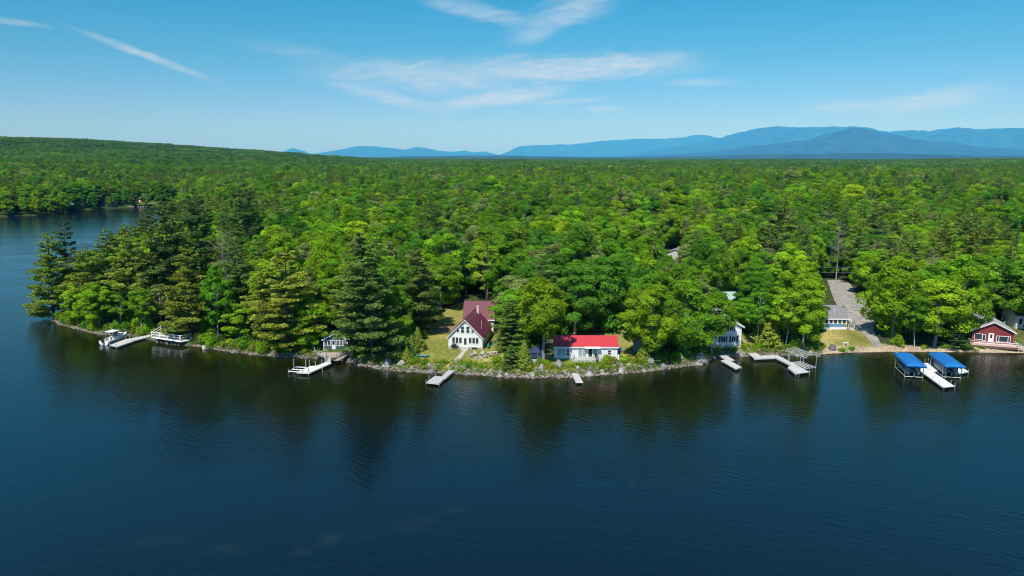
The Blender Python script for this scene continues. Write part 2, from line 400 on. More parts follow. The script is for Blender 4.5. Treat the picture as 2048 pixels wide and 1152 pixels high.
at = gme.attributes.new('cover','FLOAT_COLOR','POINT'); at.data.foreach_set('color', np.concatenate([col,np.ones((len(xs),1))],1).astype(np.float32).ravel())
gm = bpy.data.materials.new('earth'); gm.use_nodes = True; N, L = nt(gm)
b = N['Principled BSDF']; b.inputs['Roughness'].default_value = .95; b.inputs['Specular IOR Level'].default_value = .1
a_ = N.new('ShaderNodeAttribute'); a_.attribute_name = 'cover'
tc = N.new('ShaderNodeTexCoord'); n_ = N.new('ShaderNodeTexNoise'); n_.inputs['Scale'].default_value = 1.6; n_.inputs['Detail'].default_value = 8; L.new(tc.outputs['Object'], n_.inputs['Vector'])
mp = N.new('ShaderNodeMapRange'); mp.inputs[1].default_value=.3; mp.inputs[2].default_value=.7; mp.inputs[3].default_value=.62; mp.inputs[4].default_value=1.35; L.new(n_.outputs[0], mp.inputs[0])
s_ = N.new('ShaderNodeVectorMath'); s_.operation='SCALE'; L.new(a_.outputs['Color'], s_.inputs[0]); L.new(mp.outputs[0], s_.inputs['Scale']); L.new(s_.outputs[0], b.inputs['Base Color'])
bp = N.new('ShaderNodeBump'); bp.inputs['Strength'].default_value=.6; bp.inputs['Distance'].default_value=.12; L.new(n_.outputs[0], bp.inputs['Height']); L.new(bp.outputs[0], b.inputs['Normal'])
gme.materials.append(gm); gme.update(calc_edges=True)
ground = link('ground', gme); tag(ground, 'wooded lake shore land with lawns and bare forest floor', kind='structure')

def sheet(name, pg, lift, mat, step=1.2):
    """a surface lying on the terrain inside a ground outline (fine grid clipped to the outline)"""
    bm = bmesh.new(); f = bm.faces.new([bm.verts.new((p[0],p[1],0)) for p in pg])
    xs_ = [p[0] for p in pg]; ys_ = [p[1] for p in pg]
    for ax,lo,hi in ((0,min(xs_),max(xs_)),(1,min(ys_),max(ys_))):
        q = math.ceil(lo)
        while q < hi:
            co = (q,0,0) if ax == 0 else (0,q,0); no = (1,0,0) if ax == 0 else (0,1,0)
            bmesh.ops.bisect_plane(bm, geom=bm.verts[:]+bm.edges[:]+bm.faces[:], plane_co=co, plane_no=no); q += 1.0
    for v in bm.verts: v.co.z = hz(v.co.x, v.co.y)+lift
    me = bpy.data.meshes.new(name); bm.to_mesh(me); bm.free(); me.materials.append(mat)
    if len(me.polygons) and me.polygons[0].normal.z < 0: me.flip_normals()
    return link(name, me)
tag(sheet('road', ROAD, .05, M('gravel', (.27,.255,.24), .95, var=.35, scale=.7, bump=.5, spec=.1)), 'pale gravel driveway running back into the woods', kind='structure')

# ------------------------------------------------------------------ lake
wgx = axis(-70, 90, 1.0, -9000, 9000, 1.12); wgy = axis(52, 185, 1.0, -1500, 3000, 1.12)
WX, WY = np.meshgrid(wgx, wgy); wx, wy = WX.ravel(), WY.ravel(); wd_ = -sdist(wx, wy)
wme = bpy.data.meshes.new('water'); gi = np.arange(len(wx)).reshape(len(wgy), len(wgx))
wme.from_pydata(np.stack([wx,wy,wx*0],1).tolist(), [], np.stack([gi[:-1,:-1],gi[:-1,1:],gi[1:,1:],gi[1:,:-1]],-1).reshape(-1,4).tolist())
# what shows through the water: amber bottom in the shallows, blue-black depth farther out, a few sunken boulders; the left bay's added blue is painted sky reflection
dd = np.clip((wd_+(vnoise(wx,wy,14,31)-.5)*16-7)/44, 0, 1)[:,None]; dd = dd*dd*(3-2*dd)
wc = np.array([.0065,.0090,.0016])*(1-dd)+np.array([.0018,.0078,.0135])*dd
wc = wc+np.array([.0010,.0095,.026])*(np.clip((wd_-12)/70,0,1)*np.clip((-wx-45)/70,0,1))[:,None]  # extra blue painted into the left bay, imitating reflected low sky
sh = np.clip(1-wd_/4.5,0,1)[:,None]*np.clip((vnoise(wx,wy,2.3,33)-.25)*1.6,0,1)[:,None]
wc = wc+sh*np.array([.022,.018,.006])*((wd_<6)&(wd_>-2))[:,None]
for (px_,py_,r_,k_) in ((658,1078,1.5,1.0),(600,1103,1.2,.7),(910,1022,1.0,1.0),(308,1082,2.0,.7),(355,1080,1.4,.5),(450,1098,2.2,.5),(735,1076,1.2,.45),(840,1038,1.8,.5),(862,1042,1.2,.4),(812,1054,2.4,.35),(1268,965,1.3,.4),(325,920,1.3,.35),(478,908,1.2,.3),(460,845,1.2,.4),(1450,785,.8,.6),(1375,830,1.0,.5),(1240,905,1.4,.3)):
    s_ = W(px_,py_); q_ = np.clip(1.25-np.hypot((wx-s_.x)/1.3,wy-s_.y)/(r_*.65)+(vnoise(wx,wy,1.2,35)-.5)*.9,0,1)[:,None]; wc = wc+q_*k_*np.array([.0075,.0100,.0025])
wat = wme.attributes.new('bottom_and_sky_tint','FLOAT_COLOR','POINT'); wat.data.foreach_set('color', np.concatenate([wc,np.ones((len(wx),1))],1).astype(np.float32).ravel())
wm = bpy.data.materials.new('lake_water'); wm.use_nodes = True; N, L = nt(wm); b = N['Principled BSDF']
wa = N.new('ShaderNodeAttribute'); wa.attribute_name = 'bottom_and_sky_tint'; L.new(wa.outputs['Color'], b.inputs['Base Color']); b.inputs['Roughness'].default_value = .045; b.inputs['IOR'].default_value = 1.333
geo = N.new('ShaderNodeNewGeometry')
def wnoise(scale, rot, sx, sy, detail, rough=.55):
    mpg = N.new('ShaderNodeMapping'); mpg.vector_type = 'TEXTURE'; mpg.inputs['Rotation'].default_value = (0,0,R(rot)); mpg.inputs['Scale'].default_value = (1/sx,1/sy,1); L.new(geo.outputs['Position'], mpg.inputs[0])
    nn = N.new('ShaderNodeTexNoise'); nn.inputs['Scale'].default_value = scale; nn.inputs['Detail'].default_value = detail; nn.inputs['Roughness'].default_value = rough; L.new(mpg.outputs[0], nn.inputs['Vector']); return nn
w1 = wnoise(1.0, -38, .40, 1.35, 3); w2 = wnoise(2.3, 8, .55, 1.3, 2); w3 = wnoise(.045, 12, .45, 1.5, 4)
ad = N.new('ShaderNodeMath'); ad.operation='MULTIPLY_ADD'; ad.inputs[1].default_value=.35; L.new(w2.outputs[0], ad.inputs[0]); L.new(w1.outputs[0], ad.inputs[2])
gust = N.new('ShaderNodeMapRange'); gust.inputs[1].default_value=.35; gust.inputs[2].default_value=.65; gust.inputs[3].default_value=.45; gust.inputs[4].default_value=1.3; L.new(w3.outputs[0], gust.inputs[0])
bmp = N.new('ShaderNodeBump'); bmp.inputs['Distance'].default_value = WAVE if 'WAVE' in globals() else .075
L.new(gust.outputs[0], bmp.inputs['Strength']); L.new(ad.outputs[0], bmp.inputs['Height']); L.new(bmp.outputs[0], b.inputs['Normal'])
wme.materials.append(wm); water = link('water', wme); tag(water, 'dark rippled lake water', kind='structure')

# ------------------------------------------------------------------ mountains
def ridge(name, label, pts, dist, depth, seed, rgb, base=25):
    xs_ = [p[0] for p in pts]; vs_ = [p[1] for p in pts]
    nu, nv = 420, 60; ax = np.linspace(xs_[0], xs_[-1], nu); top = np.interp(ax, xs_, vs_)
    k = np.array([1,2,1])/4; top = np.convolve(np.pad(top,1,'edge'), k, 'valid')
    o_ = ax*0; top = top+((vnoise(ax,o_,34,seed)-.5)*3.2+(vnoise(ax,o_,11,seed+1)-.5)*1.6)*np.clip((313-top)/14,0.1,1)
    V = []
    for j in range(nv):
        t = j/(nv-1); prof = math.sin(math.pi*min(t/.62*.5,.5)) if t < .62 else math.cos((t-.62)/.38*math.pi/2)
        r = dist + depth*(t-.62)
        az = np.arctan((ax-1024)/F); x = r*np.sin(az)*1.0; y = r*np.cos(az)
        topz = CAM_H + (313-top)/F*dist
        n = (vnoise(x,y,depth*.17,seed)-.5)*.42+(vnoise(x,y,depth*.07,seed+3)-.5)*.2+(vnoise(x,y,depth*.025,seed+5)-.5)*.07
        edge = abs(t-.62)/.62
        z = base-60+(topz-base+60)*np.maximum(prof**1.15 + n*min(1,edge*2.2)*prof, 0)
        V.append(np.stack([x,y,z],1))
    V = np.concatenate(V); gi = np.arange(nu*nv).reshape(nv,nu); q = np.stack([gi[:-1,:-1],gi[:-1,1:],gi[1:,1:],gi[1:,:-1]],-1).reshape(-1,4)
    me = bpy.data.meshes.new(name); me.from_pydata(V.tolist(),[],q.tolist()); me.polygons.foreach_set('use_smooth',[True]*len(me.polygons))
    me.materials.append(M('mountain_forest', rgb, .95, var=.5, scale=.0022, spec=.05)); o = link(name, me); tag(o, label, kind='structure'); return o
ridge('mountain', 'pale blue far mountain ridge on the horizon', [(560,312),(575,304),(593,299),(612,303),(630,309),(655,305),(700,298),(745,293),(775,296),(790,298),(810,299),(835,294),(880,301),(905,304),(930,302),(950,306),(968,304),(1000,311),
   (1018,303),(1040,293),(1075,292),(1110,290),(1150,290),(1200,284),(1260,279),(1330,280),(1362,276),(1390,270),(1425,276),(1460,279),(1560,284),(1700,290),(1900,296),(2200,300)], 56000, 13000, 3, (.03,.055,.025))
ridge('mountain', 'long blue mountain ridge on the horizon with two rounded summits', [(1210,316),(1330,297),(1400,286),(1450,276),(1500,265),(1545,258),(1600,261),(1640,263),(1690,262),(1720,265),(1755,270),(1790,267),(1840,272),(1870,268),(1900,265),(1950,269),(2000,267),(2048,267),(2200,262),(2400,275)], 45000, 12000, 8, (.03,.055,.025))
ridge('mountain', 'nearer dark blue foothill below the long ridge', [(1130,319),(1250,314),(1400,305),(1500,294),(1600,285),(1640,273),(1690,263),(1730,269),(1790,280),(1850,290),(1900,293),(1950,297),(2048,303),(2300,309)], 31000, 10000, 13, (.03,.055,.025))
ridge('foothill', 'low forested rise at the foot of the mountains', [(700,318),(800,313),(900,312),(1000,311),(1100,313),(1200,314),(1400,312),(1600,308),(1750,307),(1900,311),(2048,313),(2300,312)], 16000, 4500, 19, (.03,.06,.022))

# ------------------------------------------------------------------ light, sky, air
sc.view_settings.view_transform = 'Standard'; sc.view_settings.look = 'None'; sc.view_settings.exposure = 0.25; sc.view_settings.gamma = 1.0
sd = bpy.data.lights.new('sun','SUN'); sd.energy = 5.0; sd.angle = R(.53); sd.color = (1.0,.955,.88); sun = bpy.data.objects.new('sun', sd); COL.objects.link(sun)
el, az = R(SUN_EL), R(SUN_AZ)
to_sun = Vector((math.sin(az)*math.cos(el), math.cos(az)*math.cos(el), math.sin(el)))
sun.rotation_euler = to_sun.to_track_quat('Z','Y').to_euler()
wd = bpy.data.worlds.new('World'); sc.world = wd; wd.use_nodes = True; N, L = wd.node_tree.nodes, wd.node_tree.links
bg = N['Background']; bg.inputs[1].default_value = .086
sky = N.new('ShaderNodeTexSky'); sky.sky_type = 'NISHITA'; sky.sun_disc = False; sky.sun_elevation = el; sky.sun_rotation = az
sky.air_density = 1.0; sky.dust_density = .6; sky.ozone_density = 1.0; sky.altitude = 200
def m_(op, a, b=None, c=None):
    n = N.new('ShaderNodeMath'); n.operation = op
    for i, v in enumerate((a,b,c)):
        if v is None: continue
        if isinstance(v,(int,float)): n.inputs[i].default_value = v
        else: L.new(v, n.inputs[i])
    return n.outputs[0]
tcw = N.new('ShaderNodeTexCoord'); sx = N.new('ShaderNodeSeparateXYZ'); L.new(tcw.outputs['Generated'], sx.inputs[0])
AZ = m_('ARCTAN2', sx.outputs[0], sx.outputs[1]); EL = m_('ARCSINE', sx.outputs[2])
# high thin cirrus: patches of sky (azimuth, elevation) filled with streaky noise
cv = N.new('ShaderNodeCombineXYZ')
L.new(m_('MULTIPLY_ADD', EL, 14.0, m_('MULTIPLY', AZ, 9.0)), cv.inputs[0]); L.new(m_('MULTIPLY_ADD', AZ, -7.0, m_('MULTIPLY', EL, 46.0)), cv.inputs[1])
cn = N.new('ShaderNodeTexNoise'); cn.inputs['Scale'].default_value = 1.0; cn.inputs['Detail'].default_value = 9; cn.inputs['Roughness'].default_value = .62; cn.inputs['Distortion'].default_value = .9
L.new(cv.outputs[0], cn.inputs['Vector'])
cn2 = N.new('ShaderNodeTexNoise'); cn2.inputs['Scale'].default_value = 3.1; cn2.inputs['Detail'].default_value = 7; cn2.inputs['Roughness'].default_value = .6; L.new(cv.outputs[0], cn2.inputs['Vector'])
wob = m_('MULTIPLY', m_('SUBTRACT', cn.outputs[0], .5), 1.7)
def patch(px, py, hw, hh, amt, slope=0.0, sharp=1.0):
    d = ray(px, py); l = math.sqrt(sum(c*c for c in d)); a0, e0 = math.atan2(d[0],d[1]), math.asin(d[2]/l)
    da = m_('SUBTRACT', AZ, a0); de = m_('SUBTRACT', m_('SUBTRACT', EL, e0), m_('MULTIPLY', da, slope))
    u = m_('MULTIPLY', da, F/hw); v = m_('MULTIPLY_ADD', de, F/hh, m_('MULTIPLY', wob, .9))
    q = m_('SQRT', m_('ADD', m_('MULTIPLY',u,u), m_('MULTIPLY',v,v)))
    t = N.new('ShaderNodeMapRange'); t.interpolation_type='SMOOTHSTEP'; t.inputs[1].default_value = 1.15; t.inputs[2].default_value = 1.15-sharp; t.inputs[3].default_value=0; t.inputs[4].default_value=amt; L.new(q, t.inputs[0])
    return t.outputs[0]
acc = None
for a in [(1120,140,290,32,.9,.02,1.0),(860,152,260,38,.75,-.03,1.0),(1230,130,170,24,.9,.06,.8),(1000,196,160,18,.9,.14,.9),(1140,22,130,34,.62,.3,1.0),(960,24,150,18,.5,-.2,.9),(295,112,120,9,.62,-.34,.9),(770,192,140,16,.55,-.25,.9),
          (1860,200,120,24,.7,.12,1.0),(1700,212,90,14,.55,0,.9),(30,45,55,6,.4,-.05,.9),(1210,218,50,7,.45,0,.9),(1400,165,80,8,.4,0,.9),(1070,66,60,24,.5,.3,1.0),(600,105,130,16,.22,-.1,1.0),(1130,202,90,7,.5,.05,.9)]:
    o = patch(*a); acc = o if acc is None else m_('MAXIMUM', acc, o)
tex = N.new('ShaderNodeMapRange'); tex.inputs[1].default_value=.3; tex.inputs[2].default_value=.66; tex.inputs[3].default_value=.38; tex.inputs[4].default_value=1.0; L.new(cn2.outputs[0], tex.inputs[0])
cl = m_('MULTIPLY', acc, tex.outputs[0])
grade = N.new('ShaderNodeMix'); grade.data_type='RGBA'; grade.blend_type='MULTIPLY'; grade.inputs[0].default_value = 1; L.new(sky.outputs[0], grade.inputs[6]); 
rp = N.new('ShaderNodeValToRGB'); L.new(m_('MULTIPLY', EL, 2/math.pi), rp.inputs[0]); L.new(rp.outputs[0], grade.inputs[7])
def ramp_set(st):
    while len(rp.color_ramp.elements) < len(st): rp.color_ramp.elements.new(.5)
    for e, (deg, c) in zip(rp.color_ramp.elements, sorted(st)): e.position = max(deg,0)/90; e.color = (*c,1)
ramp_set(SKYRAMP)
mixc = N.new('ShaderNodeMix'); mixc.data_type='RGBA'; L.new(cl, mixc.inputs[0]); L.new(grade.outputs[2], mixc.inputs[6]); mixc.inputs[7].default_value = (5.9,7.0,8.4,1)
L.new(mixc.outputs[2], bg.inputs[0])
# the air between here and the mountains
hb = MB().box(-62000,62000,-1700,66000,-4,2900).build('haze', [], None); tag(hb, 'thin blue summer haze over the lake and woods', kind='stuff')
hm = bpy.data.materials.new('haze_air'); hm.use_nodes = True; N, L = nt(hm); N.remove(N['Principled BSDF'])
pv = N.new('ShaderNodeVolumePrincipled'); pv.inputs['Color'].default_value = (.026,.29,.82,1); pv.inputs['Absorption Color'].default_value = (1,1,1,1); pv.inputs['Density'].default_value = 4.1e-5; pv.inputs['Anisotropy'].default_value = -.3
L.new(pv.outputs[0], N['Material Output'].inputs['Volume']); hb.data.materials.append(hm)

cy = sc.cycles
cy.max_bounces = 5; cy.diffuse_bounces = 2; cy.glossy_bounces = 3; cy.transmission_bounces = 3; cy.transparent_max_bounces = 6; cy.volume_bounces = 0
cy.caustics_reflective = False; cy.caustics_refractive = False; cy.use_denoising = True; cy.filter_width = 1.05; cy.sample_clamp_indirect = 4
# ------------------------------------------------------------------ tree kinds
for i in range(5): proto('broadleaf_tree', broadleaf(11+i, [17,16,18,15,17][i], [5.0,4.6,4.4,5.2,4.8][i], 15000, .36, z0=[.07,.03,.12,.02,.09][i], nblob=[74,84,66,90,78][i]), LEAF, BARK_GREY, [17,16,18,15,17][i], [5.0,4.6,4.4,5.2,4.8][i], 50+i)
for i in range(4): proto('white_pine', pine(31+i, 25, [5.2,4.6,5.6,4.3][i], leaf=.44, dens=24, z0=[.14,.18,.1,.22][i], nwh=[19,17,20,16][i], bare=[.06,.12,.05,.18][i]), NEEDLE, BARK, 25, [5.2,4.6,5.6,4.3][i], 60+i)
proto('broadleaf_tree', broadleaf(16, 17, 4.8, 12000, .385, z0=.30, nblob=66), LEAF, BARK_GREY, 17, 4.8, 55)
proto('white_pine', pine(37, 25, 5.8, leaf=.44, dens=24, z0=.035, nwh=22, bare=.05), NEEDLE, BARK, 25, 5.8, 66)
for i in range(2): proto('spruce_tree', pine(41+i, 12, 2.3, leaf=.32, dens=34, z0=.04, nwh=24, bare=.03, droopy=.22, prof=lambda t:(1-t)**.9+.04, flat=.55), NEEDLE, BARK, 12, 2.3, 70+i)
for i in range(2): proto('cedar_tree', cedar(3+i, 7, 1.6), NEEDLE, BARK, 7, 1.6, 80+i)
for i in range(2): proto('birch_tree', broadleaf(91+i, 15, 3.4, 7200, .34, z0=.2, nblob=70, open_=.85, stems=[1,2][i], rt=.10), LEAF, BIRCH, 15, 3.4, 90+i)
for i in range(2): proto('bare_tree', bare(17+i, 16, 3.0, [420,900][i]), LEAF, BARK_GREY, 16, 3.0, 95+i)
for i in range(3): proto('shrub', shrub(23+i, 1.2, 1.2), LEAF, BARK, 1.2, 1.2, 100+i)

TINT = {'bright':(.212,.385,.016),'fresh':(.148,.318,.017),'deep':(.096,.248,.022),'pale':(.24,.31,.085),
        'olive':(.218,.290,.036),'pine':(.160,.240,.048),'dark':(.086,.152,.040),'gold':(.255,.288,.034),'brown':(.19,.145,.065),'lime':(.275,.420,.018)}
TWORD = {'bright':'bright green','fresh':'fresh mid green','deep':'deep green','pale':'greyish pale green','olive':'yellow-olive','pine':'dull green','dark':'dark blue-green','gold':'golden olive','brown':'brownish','lime':'lime green'}
MADE = {}
CNT = {}
def plant(kind, x, y, h, w, tint, rz, lean=(0,0), var=None, z=None):
    """one plant: an Empty at its foot with trunk and crown; every plant after the first of its form is a copy"""
    vs = PROTO[kind]; var = rnd.randrange(min(len(vs),5)) if var is None else var % len(vs); pr = vs[var]
    key = (kind, var)
    if key not in MADE:
        t = bpy.data.objects.new(kind, None); COL.objects.link(t)
        link('trunk' if kind != 'shrub' else 'stem', pr['trunk'], t); link('crown' if kind != 'shrub' else 'foliage', pr['crown'], t); MADE[key] = t; o = t
    else: o = copy_tree(MADE[key])
    o.location = (x, y, (hz(x,y) if z is None else z)-.12); o.rotation_euler = (lean[0]+rnd.gauss(0,.03), lean[1]+rnd.gauss(0,.03), rz); s = w/(2*pr['R']); o.scale = (s*rnd.uniform(.9,1.1), s*rnd.uniform(.9,1.1), h/pr['H'])
    c = (*TINT[tint], 1)
    for k in o.children:
        if k.name.split('.')[0] in ('crown','foliage'): k.color = c
    return o

PROT = []      # photo windows that buildings, docks and boats show through: (x0,y0,x1,y1,distance)
def protect(x0,y0,x1,y1): PROT.append((x0,y0,x1,y1,P((x0+x1)/2,y1).y))
for r_ in [(1330,490,1358,503),(1432,600,1460,614),(1664,474,1680,558),(1654,560,1700,577),(1656,577,1714,606),(895,604,994,700),(640,672,690,704),(1108,668,1237,722),(1266,666,1282,690),(1452,655,1482,700),(1642,602,1712,664),(1952,622,2032,695),(2030,630,2048,660),
           (1654,564,1716,640),(300,650,352,690),(855,650,900,690),(830,690,1000,722),(1640,664,1760,706),(1420,655,1440,690),(1195,652,1262,700),(1063,692,1085,722),
           (1110,668,1235,760),(240,640,300,672),(1690,600,1745,640),(1478,690,1512,712),(870,622,925,650)]: protect(*r_)

def blocks(x, y, h, w, z):
    bx, bv, dep = proj(x, y, z); tx, tv, _ = proj(x, y, z+h); k = F/dep
    for (x0,y0,x1,y1,d) in PROT:
        if y < d+1.5 and tx+w*.5*k > x0 and tx-w*.5*k < x1 and tv < y1 and bv-h*.12*k > y0: return True
    return False

def hand(kind, tint, px, pb, vt, wpx, label, lean=(0,0), var=None, group=None):
    p = P(px, pb); _, _, dep = proj(*p)
    lo, hi = 1, 60
    for _ in range(40):
        m = (lo+hi)/2
        if proj(p.x, p.y, p.z+m)[1] > vt: lo = m
        else: hi = m
    o = plant(kind, p.x, p.y, lo, wpx*dep/F, tint, rnd.uniform(0,6.28), lean, var)
    tag(o, label, 'tree', group); HAND.append((p.x, p.y, wpx*dep/F*.5)); return o
HAND = []
H_ = hand
# the point
H_('white_pine','olive',108,636,462,92,'yellow-olive pine leaning over the water at the very tip of the point',(0,-.09),4)
H_('white_pine','dark',141,612,432,70,'slender dark pine with spaced tiers at the tip of the point',(0,0),1)
H_('white_pine','olive',185,640,492,82,'broad yellow-olive pine second from the tip of the point')
H_('white_pine','pine',225,630,455,80,'tall dull green pine above the moored white boat',var=0)
H_('white_pine','olive',268,640,446,86,'full yellow-olive pine behind the birch beside the moored boat',var=2)
H_('white_pine','pine',312,640,452,84,'dull green pine behind the railed shore deck')
H_('broadleaf_tree','lime',160,650,560,62,'small lime green tree on the bank of the point, nearest the leaning pine')
H_('broadleaf_tree','bright',200,660,556,72,'low bright green tree on the bank of the point left of the moored boat')
H_('birch_tree','fresh',240,662,570,66,'small fresh green birch hanging over the moored white boat')
H_('birch_tree','fresh',284,668,560,60,'white-trunked birch leaning out beside the shore end of the boat dock',(0,-.16),0)
H_('white_pine','olive',381,683,488,112,'large yellow-olive pine standing over the railed shore deck',var=4)
H_('white_pine','dark',352,632,380,96,'very tall dark pine behind the railed deck, topping the point')
H_('white_pine','dark',405,628,376,92,'very tall dark pine, the rear one behind the railed deck',var=0)
H_('birch_tree','fresh',440,684,520,74,'tall fresh green birch between the railed deck and the golden pine',var=1)
H_('broadleaf_tree','bright',478,694,600,72,'low bright green tree at the rocky bank right of the railed deck')
H_('white_pine','pine',482,664,470,86,'dull green pine right of the very tall dark pines')
H_('bare_tree','brown',455,645,458,60,'thin half-dead brownish tree among the pines',var=1)
H_('white_pine','gold',578,710,492,122,'big golden olive pine on the bank left of the blue-grey cabin',var=4)
H_('white_pine','olive',525,690,530,84,'shorter yellow-olive pine left of the big golden pine')
H_('broadleaf_tree','bright',626,708,584,74,'small bright green tree beside the cabin railing')
H_('broadleaf_tree','bright',652,640,468,86,'round bright green tree with a pale forked trunk behind the blue-grey cabin',var=3)
H_('white_pine','pine',747,722,462,136,'huge dull green pine sheltering the blue-grey cabin',var=4)
H_('white_pine','pine',718,718,606,54,'younger dull green pine crowding the wall end of the blue-grey cabin',var=4)
H_('white_pine','pine',706,668,520,92,'dull green pine directly behind the blue-grey cabin')
H_('white_pine','pine',838,668,494,104,'feathery dull green pine beside the white house drive',var=4)
H_('broadleaf_tree','fresh',800,690,560,80,'fresh green tree between the huge pine and the lawn of the white house')
H_('cedar_tree','pine',798,722,686,26,'small dull green cedar at the lawn edge below the huge pine')
H_('cedar_tree','gold',813,724,690,22,'small golden cedar at the lawn edge below the huge pine')
H_('cedar_tree','pine',822,712,668,26,'taller dull green cedar in the row along the lawn edge')
H_('cedar_tree','olive',838,700,652,28,'tallest yellow-olive cedar in the row along the lawn edge')
# behind and beside the white house
H_('broadleaf_tree','lime',972,602,478,82,'lime green tree with a straight pale trunk just behind the maroon garage',var=5)
H_('broadleaf_tree','fresh',1022,620,500,80,'fresh green tree shading the end of the maroon garage')
H_('broadleaf_tree','bright',1086,726,545,112,'large bright green tree with a thick bare trunk beside the red roof',var=5)
H_('white_pine','pine',1024,700,600,74,'soft dull green young pine beside the picnic table',var=4)
H_('spruce_tree','pine',1022,746,688,38,'small neat spruce at the water edge between the two lawns')
H_('cedar_tree','olive',1048,746,682,36,'dense yellow-olive cedar at the water edge beside the small spruce')
H_('broadleaf_tree','fresh',1046,684,560,100,'deep green tree filling the gap between the white house and the red-roofed cottage')
H_('broadleaf_tree','bright',1140,640,520,96,'bright green tree behind the red-roofed cottage')
H_('broadleaf_tree','pale',1110,600,478,100,'greyish pale green tree rising high above the red-roofed cottage',var=1)
H_('broadleaf_tree','deep',1200,636,520,100,'deep green tree behind the yard of the red-roofed cottage')
H_('broadleaf_tree','bright',1300,716,552,118,'bright green tree next to the grey-green shed')
H_('broadleaf_tree','fresh',1372,722,546,120,'broad fresh green tree on the bank between the shed and the white two-storey house',var=3)
H_('broadleaf_tree','bright',1423,715,576,96,'bright green tree overhanging the front of the white two-storey house',var=5)
H_('cedar_tree','olive',1288,722,660,30,'slim yellow-olive cedar in front of the grey-green shed')
H_('spruce_tree','pine',1308,726,672,36,'small spruce between the shed and the big shore boulder')
H_('cedar_tree','gold',1532,700,606,52,'large golden olive cedar behind the zigzag dock')
H_('birch_tree','fresh',1512,690,556,66,'fresh green birch right of the white two-storey house')
H_('birch_tree','bright',1570,702,556,86,'white-trunked birch on the bank behind the bare boat lift frame',var=0)
H_('broadleaf_tree','bright',1606,696,540,92,'bright green tree on the bank left of the blue and white cottage',var=0)
H_('broadleaf_tree','deep',1502,640,540,84,'deep green tree behind the golden olive cedar')
H_('bare_tree','pale',1672,560,440,46,'tall slender pale-trunked tree at the head of the gravel driveway',var=0)
H_('white_pine','pine',1545,560,402,96,'tall dull green pine standing above the woods behind the zigzag dock',var=0)
H_('white_pine','pine',1742,540,405,92,'tall dull green pine above the woods beyond the driveway',var=2)
H_('white_pine','dark',1800,530,430,70,'tall dark pine above the woods behind the blue boat canopies')
H_('broadleaf_tree','bright',1784,676,500,116,'large bright green tree beside the driveway behind the blue boat canopies',var=3)
H_('broadleaf_tree','fresh',1764,620,530,64,'fresh green tree overhanging the driveway')
H_('birch_tree','fresh',1829,694,560,70,'white-trunked birch on the beach behind the blue boat canopies',var=0)
H_('broadleaf_tree','lime',1868,692,540,110,'lime green tree with dark twin trunks on the beach',var=0)
H_('broadleaf_tree','bright',1915,680,520,100,'bright green tree spreading towards the dark red cottage')
H_('spruce_tree','dark',1916,700,646,54,'low dark spruce on the beach beside the dark red cottage')
H_('broadleaf_tree','deep',1990,640,500,110,'deep green tree right behind the dark red cottage')
H_('broadleaf_tree','fresh',2046,652,500,90,'fresh green tree over the white building at the frame edge')
H_('birch_tree','pale',1385,560,470,60,'thin birch cluster with bare white trunks by the grey roof in the woods',var=1)
H_('white_pine','dark',500,560,352,84,'very tall dark pine rising behind the golden olive pine',var=2)
H_('bare_tree','pale',1405,470,425,24,'small leafless pale tree in the deep woods')

# ------------------------------------------------------------------ the rest of the woods
def region(px):
    for lim, t in ((330,'on the point beyond the moored boat'),(560,'behind the railed shore deck'),(790,'behind the blue-grey cabin'),(1000,'behind the white gabled house'),
                   (1240,'behind the red-roofed cottage'),(1425,'behind the grey-green shed'),(1650,'behind the white two-storey house'),(1790,'around the gravel driveway')):
        if px < lim: return t
    return 'behind the red cottage'
cand = []
def ring(r0, r1, sp):
    n = int(r1*1.6/sp)
    for i in range(-n, n+1):
        for j in range(int(r0*.55/sp), int(r1/sp)+1):
            x = (i+rnd.uniform(-.42,.42)+.5*(j%2))*sp; y = (j+rnd.uniform(-.42,.42))*sp; r = math.hypot(x,y)
            if r0 <= r < r1 and abs(x) < y*.86+25: cand.append((x,y,r))
ring(120,560,6.4); ring(560,1000,7.6)
ca = np.array(cand); cd = sdist(ca[:,0], ca[:,1]); chh = height(ca[:,0], ca[:,1], cd)
ok = cd > np.where(ca[:,2] > 330, .6, 2.2)
for pg in CLEAR: ok &= ~inpoly(ca[:,0], ca[:,1], pg)
ok &= ~inpoly(ca[:,0], ca[:,1], FARLAWN)
mixn = vnoise(ca[:,0],ca[:,1],70,11); mixn2 = vnoise(ca[:,0],ca[:,1],34,12); vst = vnoise(ca[:,0],ca[:,1],55,14)
fill = []
